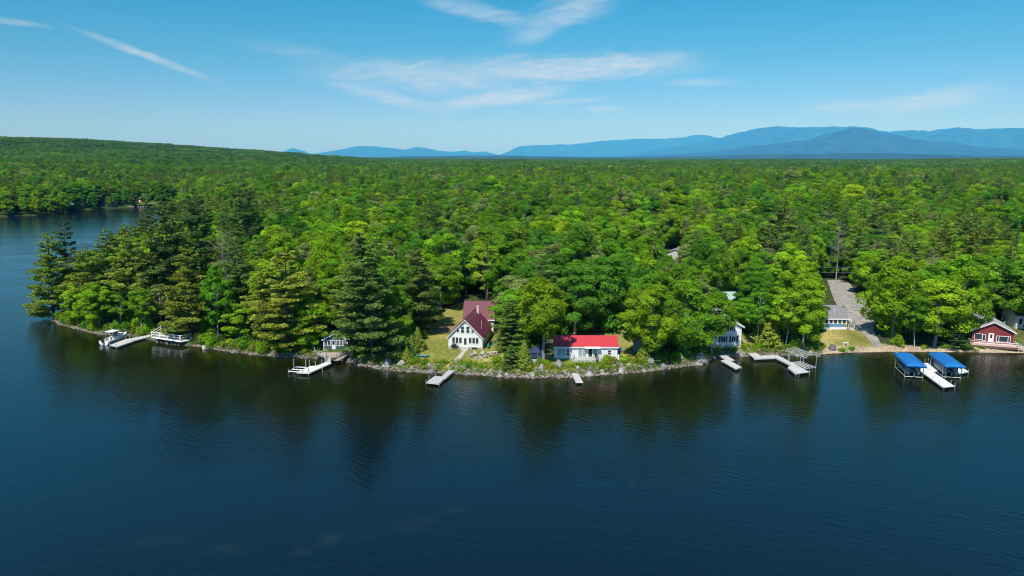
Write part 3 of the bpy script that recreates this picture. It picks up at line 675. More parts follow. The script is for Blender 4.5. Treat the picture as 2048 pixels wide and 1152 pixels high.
for i in np.nonzero(ok)[0]:
    x,y,r = cand[i]; z = chh[i]; px,pv,dep = proj(x,y,z)
    if any((x-hx)**2+(y-hy)**2 < max(2.2,.55*hw+1.2)**2 for hx,hy,hw in HAND): continue
    conif = .07+.25*(mixn[i]>.62)+.10*(px<560)+(.4 if (px<420 and r<420) else 0)+(.06 if r>650 else 0)+(.06 if px>1400 and r>330 else 0)
    u = rnd.random()
    if u < conif*.82: kind='white_pine'; h=rnd.uniform(16,22); w=rnd.uniform(7.0,10.0); tint=rnd.choices(['olive','pine','dark'],[.35,.55,.1])[0]
    elif u < conif: kind='spruce_tree'; h=rnd.uniform(12,18); w=rnd.uniform(3.6,5); tint=rnd.choices(['dark','pine'],[.6,.4])[0]
    elif u < conif+.10: kind='birch_tree'; h=rnd.uniform(13,18); w=rnd.uniform(5.5,7.5); tint=rnd.choice(['fresh','pale','bright'])
    elif u < conif+.125: kind='bare_tree'; h=rnd.uniform(13,17); w=rnd.uniform(4,6); tint=rnd.choice(['brown','pale'])
    else:
        kind='broadleaf_tree'; sz_=rnd.gauss(1,.14)*(.86+.3*vst[i]); h=16*sz_*rnd.uniform(.9,1.1); w=9.8*sz_*rnd.uniform(.85,1.2); tint=rnd.choices(['bright','fresh','deep','pale','lime'],[.40,.36,.10,.05,.09] if mixn2[i]<.45 else [.16,.48,.30,.04,.02] if mixn2[i]<.68 else [.05,.30,.56,.07,.02])[0]
    if cd[i] < 9: h *= .72; w *= .8
    hh = h; tries = 0
    while blocks(x,y,hh,w,z) and tries < 5: hh *= .72; w *= .84; tries += 1
    if tries == 5: continue
    if tries >= 2 and kind != 'spruce_tree': kind, tint = 'broadleaf_tree', rnd.choice(['fresh','deep','bright'])
    if hh < 3.2: continue
    fill.append((hh/ r * (1 if -30 < px < 2078 else .01), kind,x,y,hh,w,tint,z,px,r))
fill.sort(key=lambda q:-q[0])
IND, REST = fill[:320], fill[320:]
for (_,kind,x,y,h,w,tint,z,px,r) in IND:
    o = plant(kind,x,y,h,w,tint,rnd.uniform(0,6.28),z=z)
    size = 'low' if h < 8 else 'short' if h < 13 else 'middling' if h < 17 else 'tall'
    nm = {'broadleaf_tree':'leafy tree','white_pine':'pine','spruce_tree':'narrow spruce','birch_tree':'birch','bare_tree':'half-bare tree'}[kind]
    row = 'in front woods' if r < 200 else 'mid-woods' if r < 240 else 'deep in the woods'
    lab = f'{size} {TWORD[tint]} {nm} {row} {region(px)}'
    tag(o, lab, 'tree', lab.split(' ',1)[1])

# stuff: the woods too many to count, instances of the same trees
hid = bpy.data.collections.new('forest_kinds')
SRC = []
def src(me, tint):
    if tint:                                   # the instances' leaf colour is kept in the mesh itself
        me = me.copy(); a = me.attributes['tint'].data; c = np.zeros(len(a)*4, np.float32); a.foreach_get('color', c)
        c = c.reshape(-1,4); c[:,:3] *= np.array(TINT[tint], np.float32); a.foreach_set('color', c.ravel())
    o = bpy.data.objects.new('forest_kind_%03d' % len(SRC), me); hid.objects.link(o); SRC.append(o); return len(SRC)-1
KEY = {}
for kind, tints in (('broadleaf_tree',['bright','fresh','deep','pale','lime']),('white_pine',['olive','pine','dark']),('spruce_tree',['dark','pine']),('birch_tree',['fresh','pale','bright']),('bare_tree',['brown','pale'])):
    for t in tints:
        for v in range(len(PROTO[kind])): KEY[(kind,t,v)] = src(PROTO[kind][v]['whole'], t)
# far woods: 100 m tracts, each a mesh of about a hundred small trees
def tract(seed, conif):
    rng = np.random.default_rng(seed); C, NN, T = [], [], []
    for i in range(12):
        for j in range(12):
            x, y = (i+.5+rng.uniform(-.45,.45))*9.2-55, (j+.5+rng.uniform(-.45,.45))*9.2-55
            if rng.uniform() < conif:
                h, r = rng.uniform(12,17.5), rng.uniform(2.6,4.2); k = 190; t = rng.uniform(0,1,k)**1.3; a = rng.uniform(0,6.28,k)
                q = r*(1-t)**.8*rng.uniform(.5,1.1,k); c = np.stack([x+np.cos(a)*q,y+np.sin(a)*q,h*(.2+.8*t)],1); nn = np.stack([np.cos(a)*.5,np.sin(a)*.5,np.full(k,.8)],1)+rng.normal(size=(k,3))*.5
                tt = np.array(TINT[rng.choice(['pine','dark','olive'],p=[.7,.12,.18])])
            else:
                h, r = rng.uniform(11,17), rng.uniform(4,6.2); k = 300; u = unit(rng.normal(size=(k,3))+np.array([0,0,.4])); lump = 1+.22*np.sin(u[:,0]*5+i)*np.cos(u[:,1]*5+j)
                c = np.array([x,y,h-4.2])+u*np.array([r,r,4.4])*lump[:,None]*rng.uniform(.75,1.05,k)[:,None]; nn = u+rng.normal(size=(k,3))*.5
                tt = np.array(TINT[rng.choice(['bright','fresh','deep','pale'],p=[.25,.4,.3,.05])])
            C.append(c); NN.append(nn); T.append(tt*.70*rng.uniform(.75,1.2)*rng.uniform(.8,1.2,(k,1)))
    return quads_mesh('tract', np.vstack(C), np.vstack(NN), 1.15, .8, np.vstack(T), [LEAF], rng)
TR = [src(tract(200+i, [.06,.14,.25,.36,.5,.2][i]), None) for i in range(6)]
pts, idx, scl, rot = [], [], [], []
for (_,kind,x,y,h,w,tint,z,px,r) in REST:
    v = rnd.randrange(min(5,len(PROTO[kind]))); pr = PROTO[kind][v]
    pts.append((x,y,z-.1)); idx.append(KEY[(kind,tint,v)]); scl.append((w/2/pr['R']*rnd.uniform(.85,1.15),w/2/pr['R']*rnd.uniform(.85,1.15),h/pr['H'])); rot.append(rnd.uniform(0,6.28))
tp = []
for j in range(9, 54):
    for i in range(-52, 53):
        x, y = i*97.0+rnd.uniform(-6,6), j*97.0+rnd.uniform(-6,6); r = math.hypot(x,y)
        if 1000 <= r < 5000 and abs(x) < y*.84+80: tp.append((x,y))
ta = np.array(tp); td = sdist(ta[:,0],ta[:,1]); th = height(ta[:,0],ta[:,1],td); tn = vnoise(ta[:,0],ta[:,1],420,21)
for k,(x,y) in enumerate(tp):
    if td[k] < 45: continue
    r = math.hypot(x,y); q = tn[k]*.75+.25*rnd.random()+min(.25,(r-1000)/9000)
    t = TR[min(5,int(np.clip((q-.2)*7.2,0,5)))] if False else [TR[0],TR[1],TR[5],TR[2],TR[3],TR[4]][min(5,int(np.clip((q-.18)*7.4,0,5)))]
    pts.append((x,y,th[k]-1.0)); idx.append(t); s = rnd.uniform(.95,1.1); scl.append((1.03,1.03,s)); rot.append(rnd.choice([0,1.5708,3.1416,4.7124])+rnd.uniform(-.12,.12))
print('individual', len(IND)+len(HAND), 'instances', len(pts))
fme = bpy.data.meshes.new('forest'); fme.from_pydata(pts,[],[])
fme.attributes.new('kind_index','INT','POINT').data.foreach_set('value', np.array(idx,np.int32))
fme.attributes.new('size','FLOAT_VECTOR','POINT').data.foreach_set('vector', np.array(scl,np.float32).ravel())
fme.attributes.new('turn','FLOAT','POINT').data.foreach_set('value', np.array(rot,np.float32))
forest = link('forest', fme); tag(forest, 'unbroken green woods stretching back to the horizon', kind='stuff')
g = bpy.data.node_groups.new('forest_spread','GeometryNodeTree'); g.interface.new_socket('Geometry',in_out='INPUT',socket_type='NodeSocketGeometry'); g.interface.new_socket('Geometry',in_out='OUTPUT',socket_type='NodeSocketGeometry')
GN, GL = g.nodes, g.links; gi_, go_ = GN.new('NodeGroupInput'), GN.new('NodeGroupOutput')
ci = GN.new('GeometryNodeCollectionInfo'); ci.inputs['Collection'].default_value = hid; ci.inputs['Separate Children'].default_value = True; ci.inputs['Reset Children'].default_value = True
ip = GN.new('GeometryNodeInstanceOnPoints'); ip.inputs['Pick Instance'].default_value = True
def na(nm, ty):
    n = GN.new('GeometryNodeInputNamedAttribute'); n.data_type = ty; n.inputs['Name'].default_value = nm; return n.outputs['Attribute']
cx = GN.new('ShaderNodeCombineXYZ'); GL.new(na('turn','FLOAT'), cx.inputs[2]); er = GN.new('FunctionNodeEulerToRotation'); GL.new(cx.outputs[0], er.inputs[0])
GL.new(gi_.outputs[0], ip.inputs['Points']); GL.new(ci.outputs[0], ip.inputs['Instance']); GL.new(na('kind_index','INT'), ip.inputs['Instance Index']); GL.new(er.outputs[0], ip.inputs['Rotation']); GL.new(na('size','FLOAT_VECTOR'), ip.inputs['Scale'])
GL.new(ip.outputs[0], go_.inputs[0])
md = forest.modifiers.new('spread','NODES'); md.node_group = g
# ------------------------------------------------------------------ materials of the built things
WHITE = M('white_paint', (.70,.70,.69), .55, var=.04, seam=(2,.2,.10)); TRIM = M('white_trim', (.72,.72,.71), .5, var=.04)
GLASS = M('window_glass', (.035,.045,.055), .08, var=.3, scale=.8, spec=.6); GLASSB = M('curtained_glass', (.26,.33,.34), .15, var=.2, spec=.6)
MAROON = M('maroon_metal_roof', (.135,.030,.050), .42, var=.06, seam=(1,.45,.25)); MAROONX = M('maroon_metal_roof_across', (.135,.030,.050), .42, var=.06, seam=(0,.45,.25))
REDR = M('red_metal_roof', (.47,.045,.055), .45, var=.05, seam=(0,.42,.22)); DARK = M('dark_void', (.02,.02,.02), .9); CONC = M('concrete', (.36,.35,.33), .9, var=.2, bump=.2)
WOOD = M('weathered_boards', (.36,.31,.26), .85, var=.2, seam=(0,.15,.35)); WOODG = M('grey_boards', (.42,.41,.40), .85, var=.15, seam=(0,.15,.3))
DOCKW = M('pale_dock_boards', (.48,.475,.47), .75, var=.12, seam=(0,.16,.3)); DOCKL = M('white_dock_panels', (.64,.64,.63), .6, var=.06, seam=(0,.6,.25))
ALU = M('aluminium', (.55,.56,.57), .38, metal=.6, var=.08); STEEL = M('galvanised_steel', (.36,.37,.38), .45, metal=.5, var=.15)
BLUEC = M('blue_canvas', (.006,.15,.44), .6, var=.08, scale=1.2, bump=.25); TEAL = M('teal_plastic', (.02,.26,.22), .4, var=.12); NAVY = M('navy_cloth', (.02,.035,.09), .7)
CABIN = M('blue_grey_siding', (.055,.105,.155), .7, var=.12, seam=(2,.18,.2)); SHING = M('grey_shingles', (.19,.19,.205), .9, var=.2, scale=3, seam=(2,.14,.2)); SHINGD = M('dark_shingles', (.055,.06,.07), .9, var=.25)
REDW = M('red_siding', (.20,.033,.038), .65, var=.08, seam=(2,.2,.15)); BLUEW = M('blue_siding', (.10,.27,.45), .65, var=.06, seam=(2,.2,.12)); SHEDW = M('grey_green_boards', (.25,.32,.31), .75, var=.12, seam=(0,.3,.2))
ROCK = M('grey_rock', (.36,.345,.325), .9, var=.35, scale=1.7, bump=.7, spec=.15); BLACK = M('black_paint', (.018,.018,.02), .45); PINK = M('pink_wash_boards', (.55,.36,.34), .8, var=.1)
SALMON = M('brick_chimney', (.62,.42,.36), .85, var=.25, scale=6); ORANGE = M('orange_plastic', (.55,.16,.05), .5); REDP = M('red_plastic', (.55,.03,.06), .45); BLUEP = M('blue_plastic', (.02,.07,.42), .45)
YEL = M('yellow_petals', (.72,.55,.02), .6); GELC = M('white_gelcoat', (.82,.82,.80), .25, var=.03, spec=.5); VINYL = M('cream_vinyl', (.62,.58,.52), .55); TEALR = M('teal_roof', (.12,.36,.33), .6); BROWNW = M('brown_siding', (.12,.075,.05), .8)
PALER = M('pale_roof', (.52,.55,.56), .7, var=.1); STONE = M('stone_slabs', (.40,.36,.32), .9, var=.3, bump=.4)

# ------------------------------------------------------------------ building kit
def win(par, x, z, w, h, y, side='front', fr=.08, mull=0, cross=False, glass=None, name='window', frame=None):
    """a framed window on a wall: frame proud of the wall, pane as its own part below it. side front: wall plane y; side right/left: wall plane x=y, position along y = x"""
    f, g = MB(), MB()
    def bx(mb, a0, a1, z0, z1, d0, d1):
        if side == 'front': mb.box(a0,a1,y-d1,y-d0,z0,z1)
        elif side == 'right': mb.box(y+d0,y+d1,a0,a1,z0,z1)
        else: mb.box(y-d1,y-d0,a0,a1,z0,z1)
    bx(f,x-w/2-fr,x-w/2,z-fr,z+h+fr,.005,.06); bx(f,x+w/2,x+w/2+fr,z-fr,z+h+fr,.005,.06); bx(f,x-w/2,x+w/2,z-fr,z,.005,.06); bx(f,x-w/2,x+w/2,z+h,z+h+fr,.005,.06)
    for k in range(mull):
        q = x-w/2+w*(k+1)/(mull+1); bx(f,q-.03,q+.03,z,z+h,.005,.055)
    if cross: bx(f,x-w/2,x+w/2,z+h*.5-.025,z+h*.5+.025,.005,.05)
    o = f.build(name, frame or TRIM, par); bx(g,x-w/2,x+w/2,z,z+h,.004,.02); g.build('pane', glass or GLASS, o); return o
def gable_roof(par, w, d, eave, rise, over=.4, thick=.14, mat=None, along='y', y0=0, trim=None):
    """two sloping slabs meeting at a ridge; along y (gable to the front) or along x. the house fills y0..y0+d"""
    mb = MB()
    if along == 'y':
        s = rise/(w/2); e = w/2+over; ze = eave-s*over
        for sg in (1,-1):
            pr = [(0,eave+rise),(sg*e,ze),(sg*e,ze+thick),(0,eave+rise+thick)]
            mb.prism(pr if sg<0 else pr[::-1], y0-over, y0+d+over)
    else:
        c = y0+d/2; s = rise/(d/2); e = d/2+over; ze = eave-s*over
        for sg in (1,-1):
            pr = [(c,eave+rise),(c+sg*e,ze),(c+sg*e,ze+thick),(c,eave+rise+thick)]
            mb.prism_x(pr if sg>0 else pr[::-1], -w/2-over, w/2+over)
    r = mb.build('roof', mat, par)
    if trim:
        t = MB()
        if along == 'y':
            for sg in (1,-1):
                pr = [(0,eave+rise-.2),(sg*e,ze-.2),(sg*e,ze-.003),(0,eave+rise-.003)]
                t.prism(pr if sg<0 else pr[::-1], y0-over-.03, y0-over+.03)
        else: t.box(-w/2-over,w/2+over,y0-over-.03,y0-over+.03,ze-.16,ze+thick*.8)
        t.build('fascia', trim, par)
    return r
def gable_walls(par, w, d, eave, rise, mat, along='y', y0=0, base=0):
    mb = MB()
    if along == 'y': mb.prism([(-w/2,base),(w/2,base),(w/2,eave),(0,eave+rise),(-w/2,eave)], y0, y0+d)
    else: mb.prism_x([(y0,base),(y0+d,base),(y0+d,eave),(y0+d/2,eave+rise),(y0,eave)][::-1], -w/2, w/2)
    return mb.build('wall', mat, par)
def railing(par, pts, h=.95, mat=None, post=.1, every=1.4, mid=1, name='railing', z=0):
    mb = MB(); mat = mat or TRIM
    for a, b in zip(pts[:-1], pts[1:]):
        a, b = Vector(a if len(a)==3 else (*a,z)), Vector(b if len(b)==3 else (*b,z)); n = max(1, round((b-a).length/every))
        for i in range(n+1):
            p = a.lerp(b,i/n); mb.box(p.x-post/2,p.x+post/2,p.y-post/2,p.y+post/2,p.z,p.z+h+.04)
        for k in range(mid+1):
            zz = h*(k+1)/(mid+1); mb.bar(a+Vector((0,0,zz)), b+Vector((0,0,zz)), post*.75)
    return mb.build(name, mat, par)
def steps(par, x0, x1, y0, y1, z0, z1, n, mat, name='steps'):
    mb = MB()
    for i in range(n):
        mb.box(x0,x1,y0+(y1-y0)*i/n,y0+(y1-y0)*(i+1)/n+.0,z0,z0+(z1-z0)*(i+1)/n-.002*i)
    return mb.build(name, mat, par)
def front_of(pl, pr):
    """foot, width and turn of a building whose front wall runs between two photo pixels"""
    a, b = P(*pl), P(*pr); c = (a+b)/2; return c, (b-a).length, math.atan2(b.y-a.y, b.x-a.x)

# ------------------------------------------------------------------ white gabled house and its garage
c, w, rz = front_of((897,697),(965,699)); w = 7.0; rz = R(-8)
hs_ = thing('house', 'white gabled house with a steep maroon metal roof and brick chimney', 'house', (c.x,c.y,c.z-.1), rz)
gable_walls(hs_, 7, 10.5, 2.75, 3.5, WHITE); gable_roof(hs_, 7, 10.5, 2.75, 3.5, .35, .13, MAROON, trim=TRIM)
MB().box(-3.56,3.56,-.06,10.56,0,.55).build('foundation', CONC, hs_)
MB().box(-3.5,3.5,-.05,.0,2.62,2.74).build('trim_board', TRIM, hs_)
for x in (-2.42,-1.72,-1.0, 1.0,1.72,2.42): win(hs_, x, 1.3, .52, 1.15, 0)
for x in (-.56,.56): win(hs_, x, 3.45, .62, 1.3, 0, cross=True)
for x in (-1.5,1.5): win(hs_, x, 3.5, .42, .55, 0)
win(hs_, 0, 5.25, .12, .22, 0, fr=.04, name='vent')
for y in (2.2,5.0,7.8): win(hs_, y, 1.3, .8, 1.0, 3.5, 'right')
d_ = MB().box(-.36,.36,-.055,0,.55,2.45).build('door', TRIM, hs_); MB().box(-.26,.26,-.07,-.056,1.0,2.35).build('pane', GLASS, d_)
steps(hs_, -.75,.75,-1.3,-.06,0,.5,3, WOODG)
MB().box(1.3,2.5,-.09,-.06,.06,.5).build('hatch', DARK, hs_)
ch = MB().box(.55,1.1,9.4,9.95,5.2,6.95).build('chimney', SALMON, hs_); MB().box(.48,1.17,9.33,10.02,6.95,7.08).build('cap', CONC, ch)
MB().tube([(2.75,3.2,3.0),(2.75,3.2,5.35)],.09,8).build('stove_pipe', ALU, hs_)
ga = P(958,640); ga = thing('garage', 'white garage under a broad maroon metal roof behind the white gabled house', 'garage', (-7.25,155.4,hz(-7.25,156)-.1), R(-3))
gable_walls(ga, 6.4, 6.6, 3.1, 3.1, WHITE, 'x'); gable_roof(ga, 6.4, 6.6, 3.1, 3.1, .35, .13, MAROONX, 'x', trim=TRIM)
win(ga, 3.3, 1.2, .9, 1.1, -3.2, 'left'); d_ = MB().box(-2.6,.1,-.05,0,.05,2.3).build('garage_door', TRIM, ga)
# shop-built things on the lawn of the white house
def canoe(name, label, p, rz, L=4.2, tilt=0, mat=None, cat='canoe'):
    t = thing(name, label, cat, (p.x,p.y,p.z), rz); o, i_ = MB(), MB()
    n = 14; V = []
    for k in range(n+1):
        s = -1+2*k/n; b = .43*(1-abs(s)**2.6)+.012; h = .34+.2*abs(s)**3; V.append([(s*L/2,-b,h),(s*L/2,-b*.82,.1),(s*L/2,0,.02+.10*abs(s)**4),(s*L/2,b*.82,.1),(s*L/2,b,h)])
    for k in range(n):
        for j in range(4): o.add([V[k][j],V[k][j+1],V[k+1][j+1],V[k+1][j]],[(0,1,2,3)])
    hull = o.build('hull', mat or TEAL, t, True); hull.rotation_euler = (tilt,0,0); hull.location = (0,0,.42*abs(math.sin(tilt)) if abs(tilt) < 2 else .52)
    sm = hull.modifiers.new('thickness','SOLIDIFY'); sm.thickness = .035
    g = MB()
    for sg in (0,4): g.tube([V[k][sg] for k in range(n+1)], .03, 5)
    gu = g.build('gunwale', STEEL, t); gu.rotation_euler = hull.rotation_euler; gu.location = hull.location
    s_ = MB(); s_.box(-1.2,-.95,-.36,.36,.26,.30); a = s_.build('seat', WOOD, t); a.rotation_euler = hull.rotation_euler; a.location = hull.location
    s_ = MB(); s_.box(.9,1.15,-.36,.36,.26,.30); a = s_.build('seat', WOOD, t); a.rotation_euler = hull.rotation_euler; a.location = hull.location
    return t
canoe('canoe', 'teal canoe lying on the lawn at the bank of the white gabled house', P(840,714)+Vector((0,0,.02)), R(-7), 3.7, 0)
q = P(976,692); canoe('canoe', 'teal canoe on its side against the wall of the white gabled house', q+Vector((.3,0,0)), R(74), 4.4, 1.2)
p = P(912,696.5); t = thing('grill', 'black barbecue grill against the front of the white gabled house', 'grill', (p.x-.3,p.y-.7,p.z), R(-8))
MB().box(-.4,.4,-.28,.28,.45,.85).build('firebox', BLACK, t); MB().prism_x([(-.3,.86),(.3,.86),(.3,1.0),(.12,1.16),(-.12,1.16),(-.3,1.0)],-.42,.42).build('lid', BLACK, t)
m_b = MB()
for x in (-.36,.36):
    for y in (-.22,.22): m_b.box(x-.03,x+.03,y-.03,y+.03,0,.449)
m_b.build('stand', STEEL, t); MB().box(-.8,-.43,-.25,.25,.8,.84).build('side_shelf', STEEL, t); MB().box(.43,.8,-.25,.25,.8,.84).build('side_shelf', STEEL, t)
def adirondack(p, rz, label):
    t = thing('lawn_chair', label, 'chair', p, rz, 'weathered slat chairs round the fire ring')
    MB().prism_x([(-.28,.36),(.26,.22),(.26,.25),(-.28,.39)],-.27,.27).build('seat', WOODG, t)
    mb = MB()
    for k in range(5): x = -.25+.105*k; hh = .98-.04*abs(k-2)**2; mb.prism_x([(.22,.22),(.25,.22),(.52,hh),(.49,hh)],x,x+.09)
    mb.build('backrest', WOODG, t)
    for s in (-1,1):
        MB().box(s*.34-.06,s*.34+.06,-.34,.38,.53,.56).build('armrest', WOODG, t)
        MB().box(s*.31-.025,s*.31+.025,-.3,-.22,0,.53).build('leg', WOODG, t); MB().prism_x([(.1,.24),(.2,.24),(.46,0),(.36,0)],s*.31-.02,s*.31+.02).build('leg', WOODG, t)
    return t
fr = P(957,713)
def at(px,py): q = P(px,py); return (q.x,q.y,q.z)
adirondack(at(942.5,713.5), R(75), 'weathered slat chair at the house-door end of the fire ring, seen side on')
adirondack(at(950.5,711.5), R(20), 'weathered slat chair facing the lake across the fire ring, nearer the path')
adirondack(at(964,711.5), R(-15), 'weathered slat chair facing the lake across the fire ring, nearer the picnic table')
adirondack(at(970,716), R(-110), 'weathered slat chair turned side on between fire ring and picnic table')
t = thing('fire_ring', 'ring of stones for a campfire between the slat chairs', 'fire ring', at(957,716.5)); mb = MB()
for k in range(11):
    a = 6.283*k/11; x,y = .62*math.cos(a),.62*math.sin(a); mb.tube([(x,y,-.02),(x,y,.12),(x*.97,y*.97,.22)],[.17,.16,.08],6)
mb.build('stone_ring', ROCK, t); MB().tube([(0,0,-.02),(0,0,.03)],.5,12).build('ash_bed', DARK, t)
t = thing('picnic_table', 'weathered picnic table beside the slat chairs', 'picnic table', at(985,711), R(18))
MB().box(-.95,.95,-.38,.38,.70,.75).build('tabletop', WOODG, t)
for s in (-1,1): MB().box(-.95,.95,s*.72-.13,s*.72+.13,.42,.46).build('bench', WOODG, t)
for x in (-.7,.7):
    mb = MB(); mb.bar((x,-.3,.69),(x,-.7,0),.09); mb.bar((x,.3,.69),(x,.7,0),.09); mb.bar((x,-.82,.38),(x,.82,.38),.08); mb.build('trestle', WOODG, t)
tag(sheet('path', gpoly([(926,700.5),(933,700),(925,714),(912,726),(906,738),(898,738),(904,724),(916,712)]), .03, STONE), 'stone path from the house steps to the dock', kind='structure')

# ------------------------------------------------------------------ red-roofed cottage
c, w, rz = front_of((1112,717),(1231,718.5)); RC = c
mh = thing('cottage', 'long low white cottage with a bright red metal roof', 'cottage', (c.x,c.y,c.z-.1), R(-1)); w = 12.2
gable_walls(mh, w, 6, 2.55, 1.4, WHITE, 'x'); gable_roof(mh, w, 6, 2.55, 1.4, .22, .12, REDR, 'x', trim=TRIM)
win(mh,-4.75,.75,1.45,1.3,0,mull=1,glass=GLASSB); win(mh,-3.5,.75,.5,1.3,0,cross=True); win(mh,4.55,1.0,.62,.85,0,cross=True)
d_ = MB().box(-1.55,2.2,-.05,0,.5,2.3).build('patio_door', TRIM, mh)
for x0,x1,g in ((-1.45,-.75,GLASSB),(-.65,.1,GLASSB),(.5,1.2,DARK),(1.35,2.08,GLASSB)): MB().box(x0,x1,-.065,-.051,.58,2.2).build('pane', g, d_)
MB().prism_x([(-.9,2.36),(0,2.52),(0,2.62),(-.9,2.46)],-.3,2.75).build('awning', TRIM, mh)
t_ = MB().box(-2.4,2.3,-2.15,-.08,.38,.48).build('deck', WOODG, mh); MB().box(-2.4,2.3,-2.18,-2.15,.05,.5).build('skirt', DOCKW, t_)
mb = MB()
for x in (-2.2,-.05,2.1): mb.box(x-.06,x+.06,-2.1,-1.98,-.4,.379)
mb.build('deck_post', WOODG, mh)
steps(mh, -2.95,-2.41,-1.3,-.3,0,.38,2, WOODG); steps(mh, 2.31,2.85,-1.3,-.3,0,.38,2, WOODG)
railing(mh,[(-2.35,-.3,.48),(-2.35,-1.25,.48)],.85,WOOD,.07,1); railing(mh,[(2.25,-.3,.48),(2.25,-1.25,.48)],.85,WOOD,.07,1)
railing(mh,[(-2.35,-1.28,.48),(-3.1,-1.28,-.05)],.85,WOOD,.07,1); railing(mh,[(2.25,-1.28,.48),(3.0,-1.28,-.05)],.85,WOOD,.07,1)
m_w = mh.matrix_basis.copy(); mh.matrix_basis
def on(t, x, y, z=0):
    a = t.rotation_euler.z; return Vector((t.location.x+x*math.cos(a)-y*math.sin(a), t.location.y+x*math.sin(a)+y*math.cos(a), t.location.z+z))
q = on(mh,1.95,-1.0,.48); t = thing('patio_chair','black folding chair on the deck of the red-roofed cottage','chair',q,R(10))
MB().box(-.24,.24,-.24,.24,.42,.46).build('seat',BLACK,t); MB().prism_x([(.22,.46),(.26,.46),(.36,.95),(.32,.95)],-.24,.24).build('backrest',BLACK,t)
for x in (-.22,.22): MB().bar((x,-.22,0),(x,.2,.42),.04).build('leg',BLACK,t); MB().bar((x,.22,0),(x,-.2,.42),.04).build('leg',BLACK,t)
q = on(mh,1.9,-2.75,0); t = thing('cooker','black charcoal grill standing in front of the deck of the red-roofed cottage','grill',(q.x,q.y,hz(q.x,q.y)),0)
MB().tube([(0,0,.5),(0,0,.6),(0,0,.75)],[.14,.28,.3],10).build('bowl',BLACK,t); MB().tube([(0,0,.76),(0,0,.88),(0,0,.98)],[.3,.24,.06],10).build('lid',BLACK,t)
for k in range(3): a=2.09*k; MB().bar((.15*math.cos(a),.15*math.sin(a),.55),(.3*math.cos(a),.3*math.sin(a),0),.035).build('leg',STEEL,t)
q = on(mh,4.8,-.55); t = thing('wheelbarrow','dark upturned wheelbarrow against the red-roofed cottage','wheelbarrow',(q.x,q.y,hz(q.x,q.y)),R(-5))
mb = MB(); mb.tube([(0,0,.0),(0,0,.3),(0,0,.48),(0,0,.55)],[.62,.58,.38,.1],12); mb.build('tray',STEEL,t); MB().tube([(.55,-.1,.5),(.55,.02,.5)],.2,10).build('wheel',BLACK,t); MB().bar((-.5,-.25,.5),(-1.1,-.3,.2),.05).build('handle',WOOD,t); MB().bar((-.5,.25,.5),(-1.1,.3,.2),.05).build('handle',WOOD,t)
q = on(mh,6.3,-.2); t = thing('gas_tank','white propane tank at the end of the red-roofed cottage','gas tank',(q.x,q.y,hz(q.x,q.y)))
MB().tube([(0,0,0),(0,0,.06),(0,0,.85),(0,0,1.0),(0,0,1.05)],[.15,.2,.2,.13,.05],10).build('cylinder',GELC,t); MB().tube([(0,0,1.03),(0,0,1.14)],.06,8).build('valve',STEEL,t)
def kayak(name,label,p,rz,L,mat,up=False,cat='kayak'):
    t = thing(name,label,cat,p,rz); mb = MB(); n=10
    mb.tube([(-L/2+L*k/n,0,.17) for k in range(n+1)],[.04+.27*(1-abs(-1+2*k/n)**2.2) for k in range(n+1)],8); o=mb.build('hull',mat,t,True); o.scale=(1,1,.62)
    r_ = MB().tube([(-.35,0,.27),(.35,0,.27)],[.16,.16],8).build('cockpit',BLACK,t); r_.scale=(1,1.1,.95)
    if up: t.rotation_euler=(0,R(-78),rz); t.location.z+=L/2*.95
    return t
q = P(1235,707); kayak('kayak','red kayak stood on end at the corner of the red-roofed cottage',Vector((q.x,q.y+.5,q.z)),R(80),2.4,REDP,True)
q = P(1240,706); t = thing('barrel','blue plastic barrel beside the red kayak','barrel',(q.x,q.y+.3,q.z)); MB().tube([(0,0,0),(0,0,.15),(0,0,.5),(0,0,.85),(0,0,.98)],[.26,.3,.32,.3,.26],12).build('drum',BLUEP,t); MB().tube([(0,0,.98),(0,0,1.02)],.28,12).build('lid',BLUEP,t)
# screened tent and shed
q = P(1073,722); t = thing('screen_tent','dark screened tent behind the trunk beside the red-roofed cottage','tent',(q.x,q.y,q.z),R(4))
mb = MB(); mb.add([(-1.5,-1.4,2.0),(1.5,-1.4,2.0),(1.5,1.4,2.0),(-1.5,1.4,2.0),(0,0,2.9)],[(0,1,4),(1,2,4),(2,3,4),(3,0,4),(3,2,1,0)]); mb.build('roof',NAVY,t)
for x in (-1.4,1.4):
    for y in (-1.3,1.3): MB().box(x-.04,x+.04,y-.04,y+.04,0,1.99).build('pole',ALU,t)
MB().box(-.03,.03,-1.34,-1.26,0,1.99).build('pole',ALU,t)
MB().box(-1.36,1.36,-1.28,-1.27,.7,1.95).build('screen',NAVY,t); MB().box(-1.36,1.36,-1.30,-1.28,.02,.7).build('skirt',M('pale_cloth',(.5,.52,.55),.8),t); MB().box(1.38,1.39,-1.25,1.25,.02,1.95).build('screen',NAVY,t); MB().box(-1.39,-1.38,-1.25,1.25,.02,1.95).build('screen',NAVY,t)
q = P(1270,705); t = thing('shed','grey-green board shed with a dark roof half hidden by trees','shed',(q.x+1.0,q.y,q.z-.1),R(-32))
gable_walls(t,3.0,3.6,2.35,.7,SHEDW); gable_roof(t,3.0,3.6,2.35,.7,.25,.1,SHINGD); win(t,1.8,1.0,.6,.7,-1.5,'left'); MB().box(-.45,.45,-.05,0,.1,2.0).build('door',SHEDW,t)

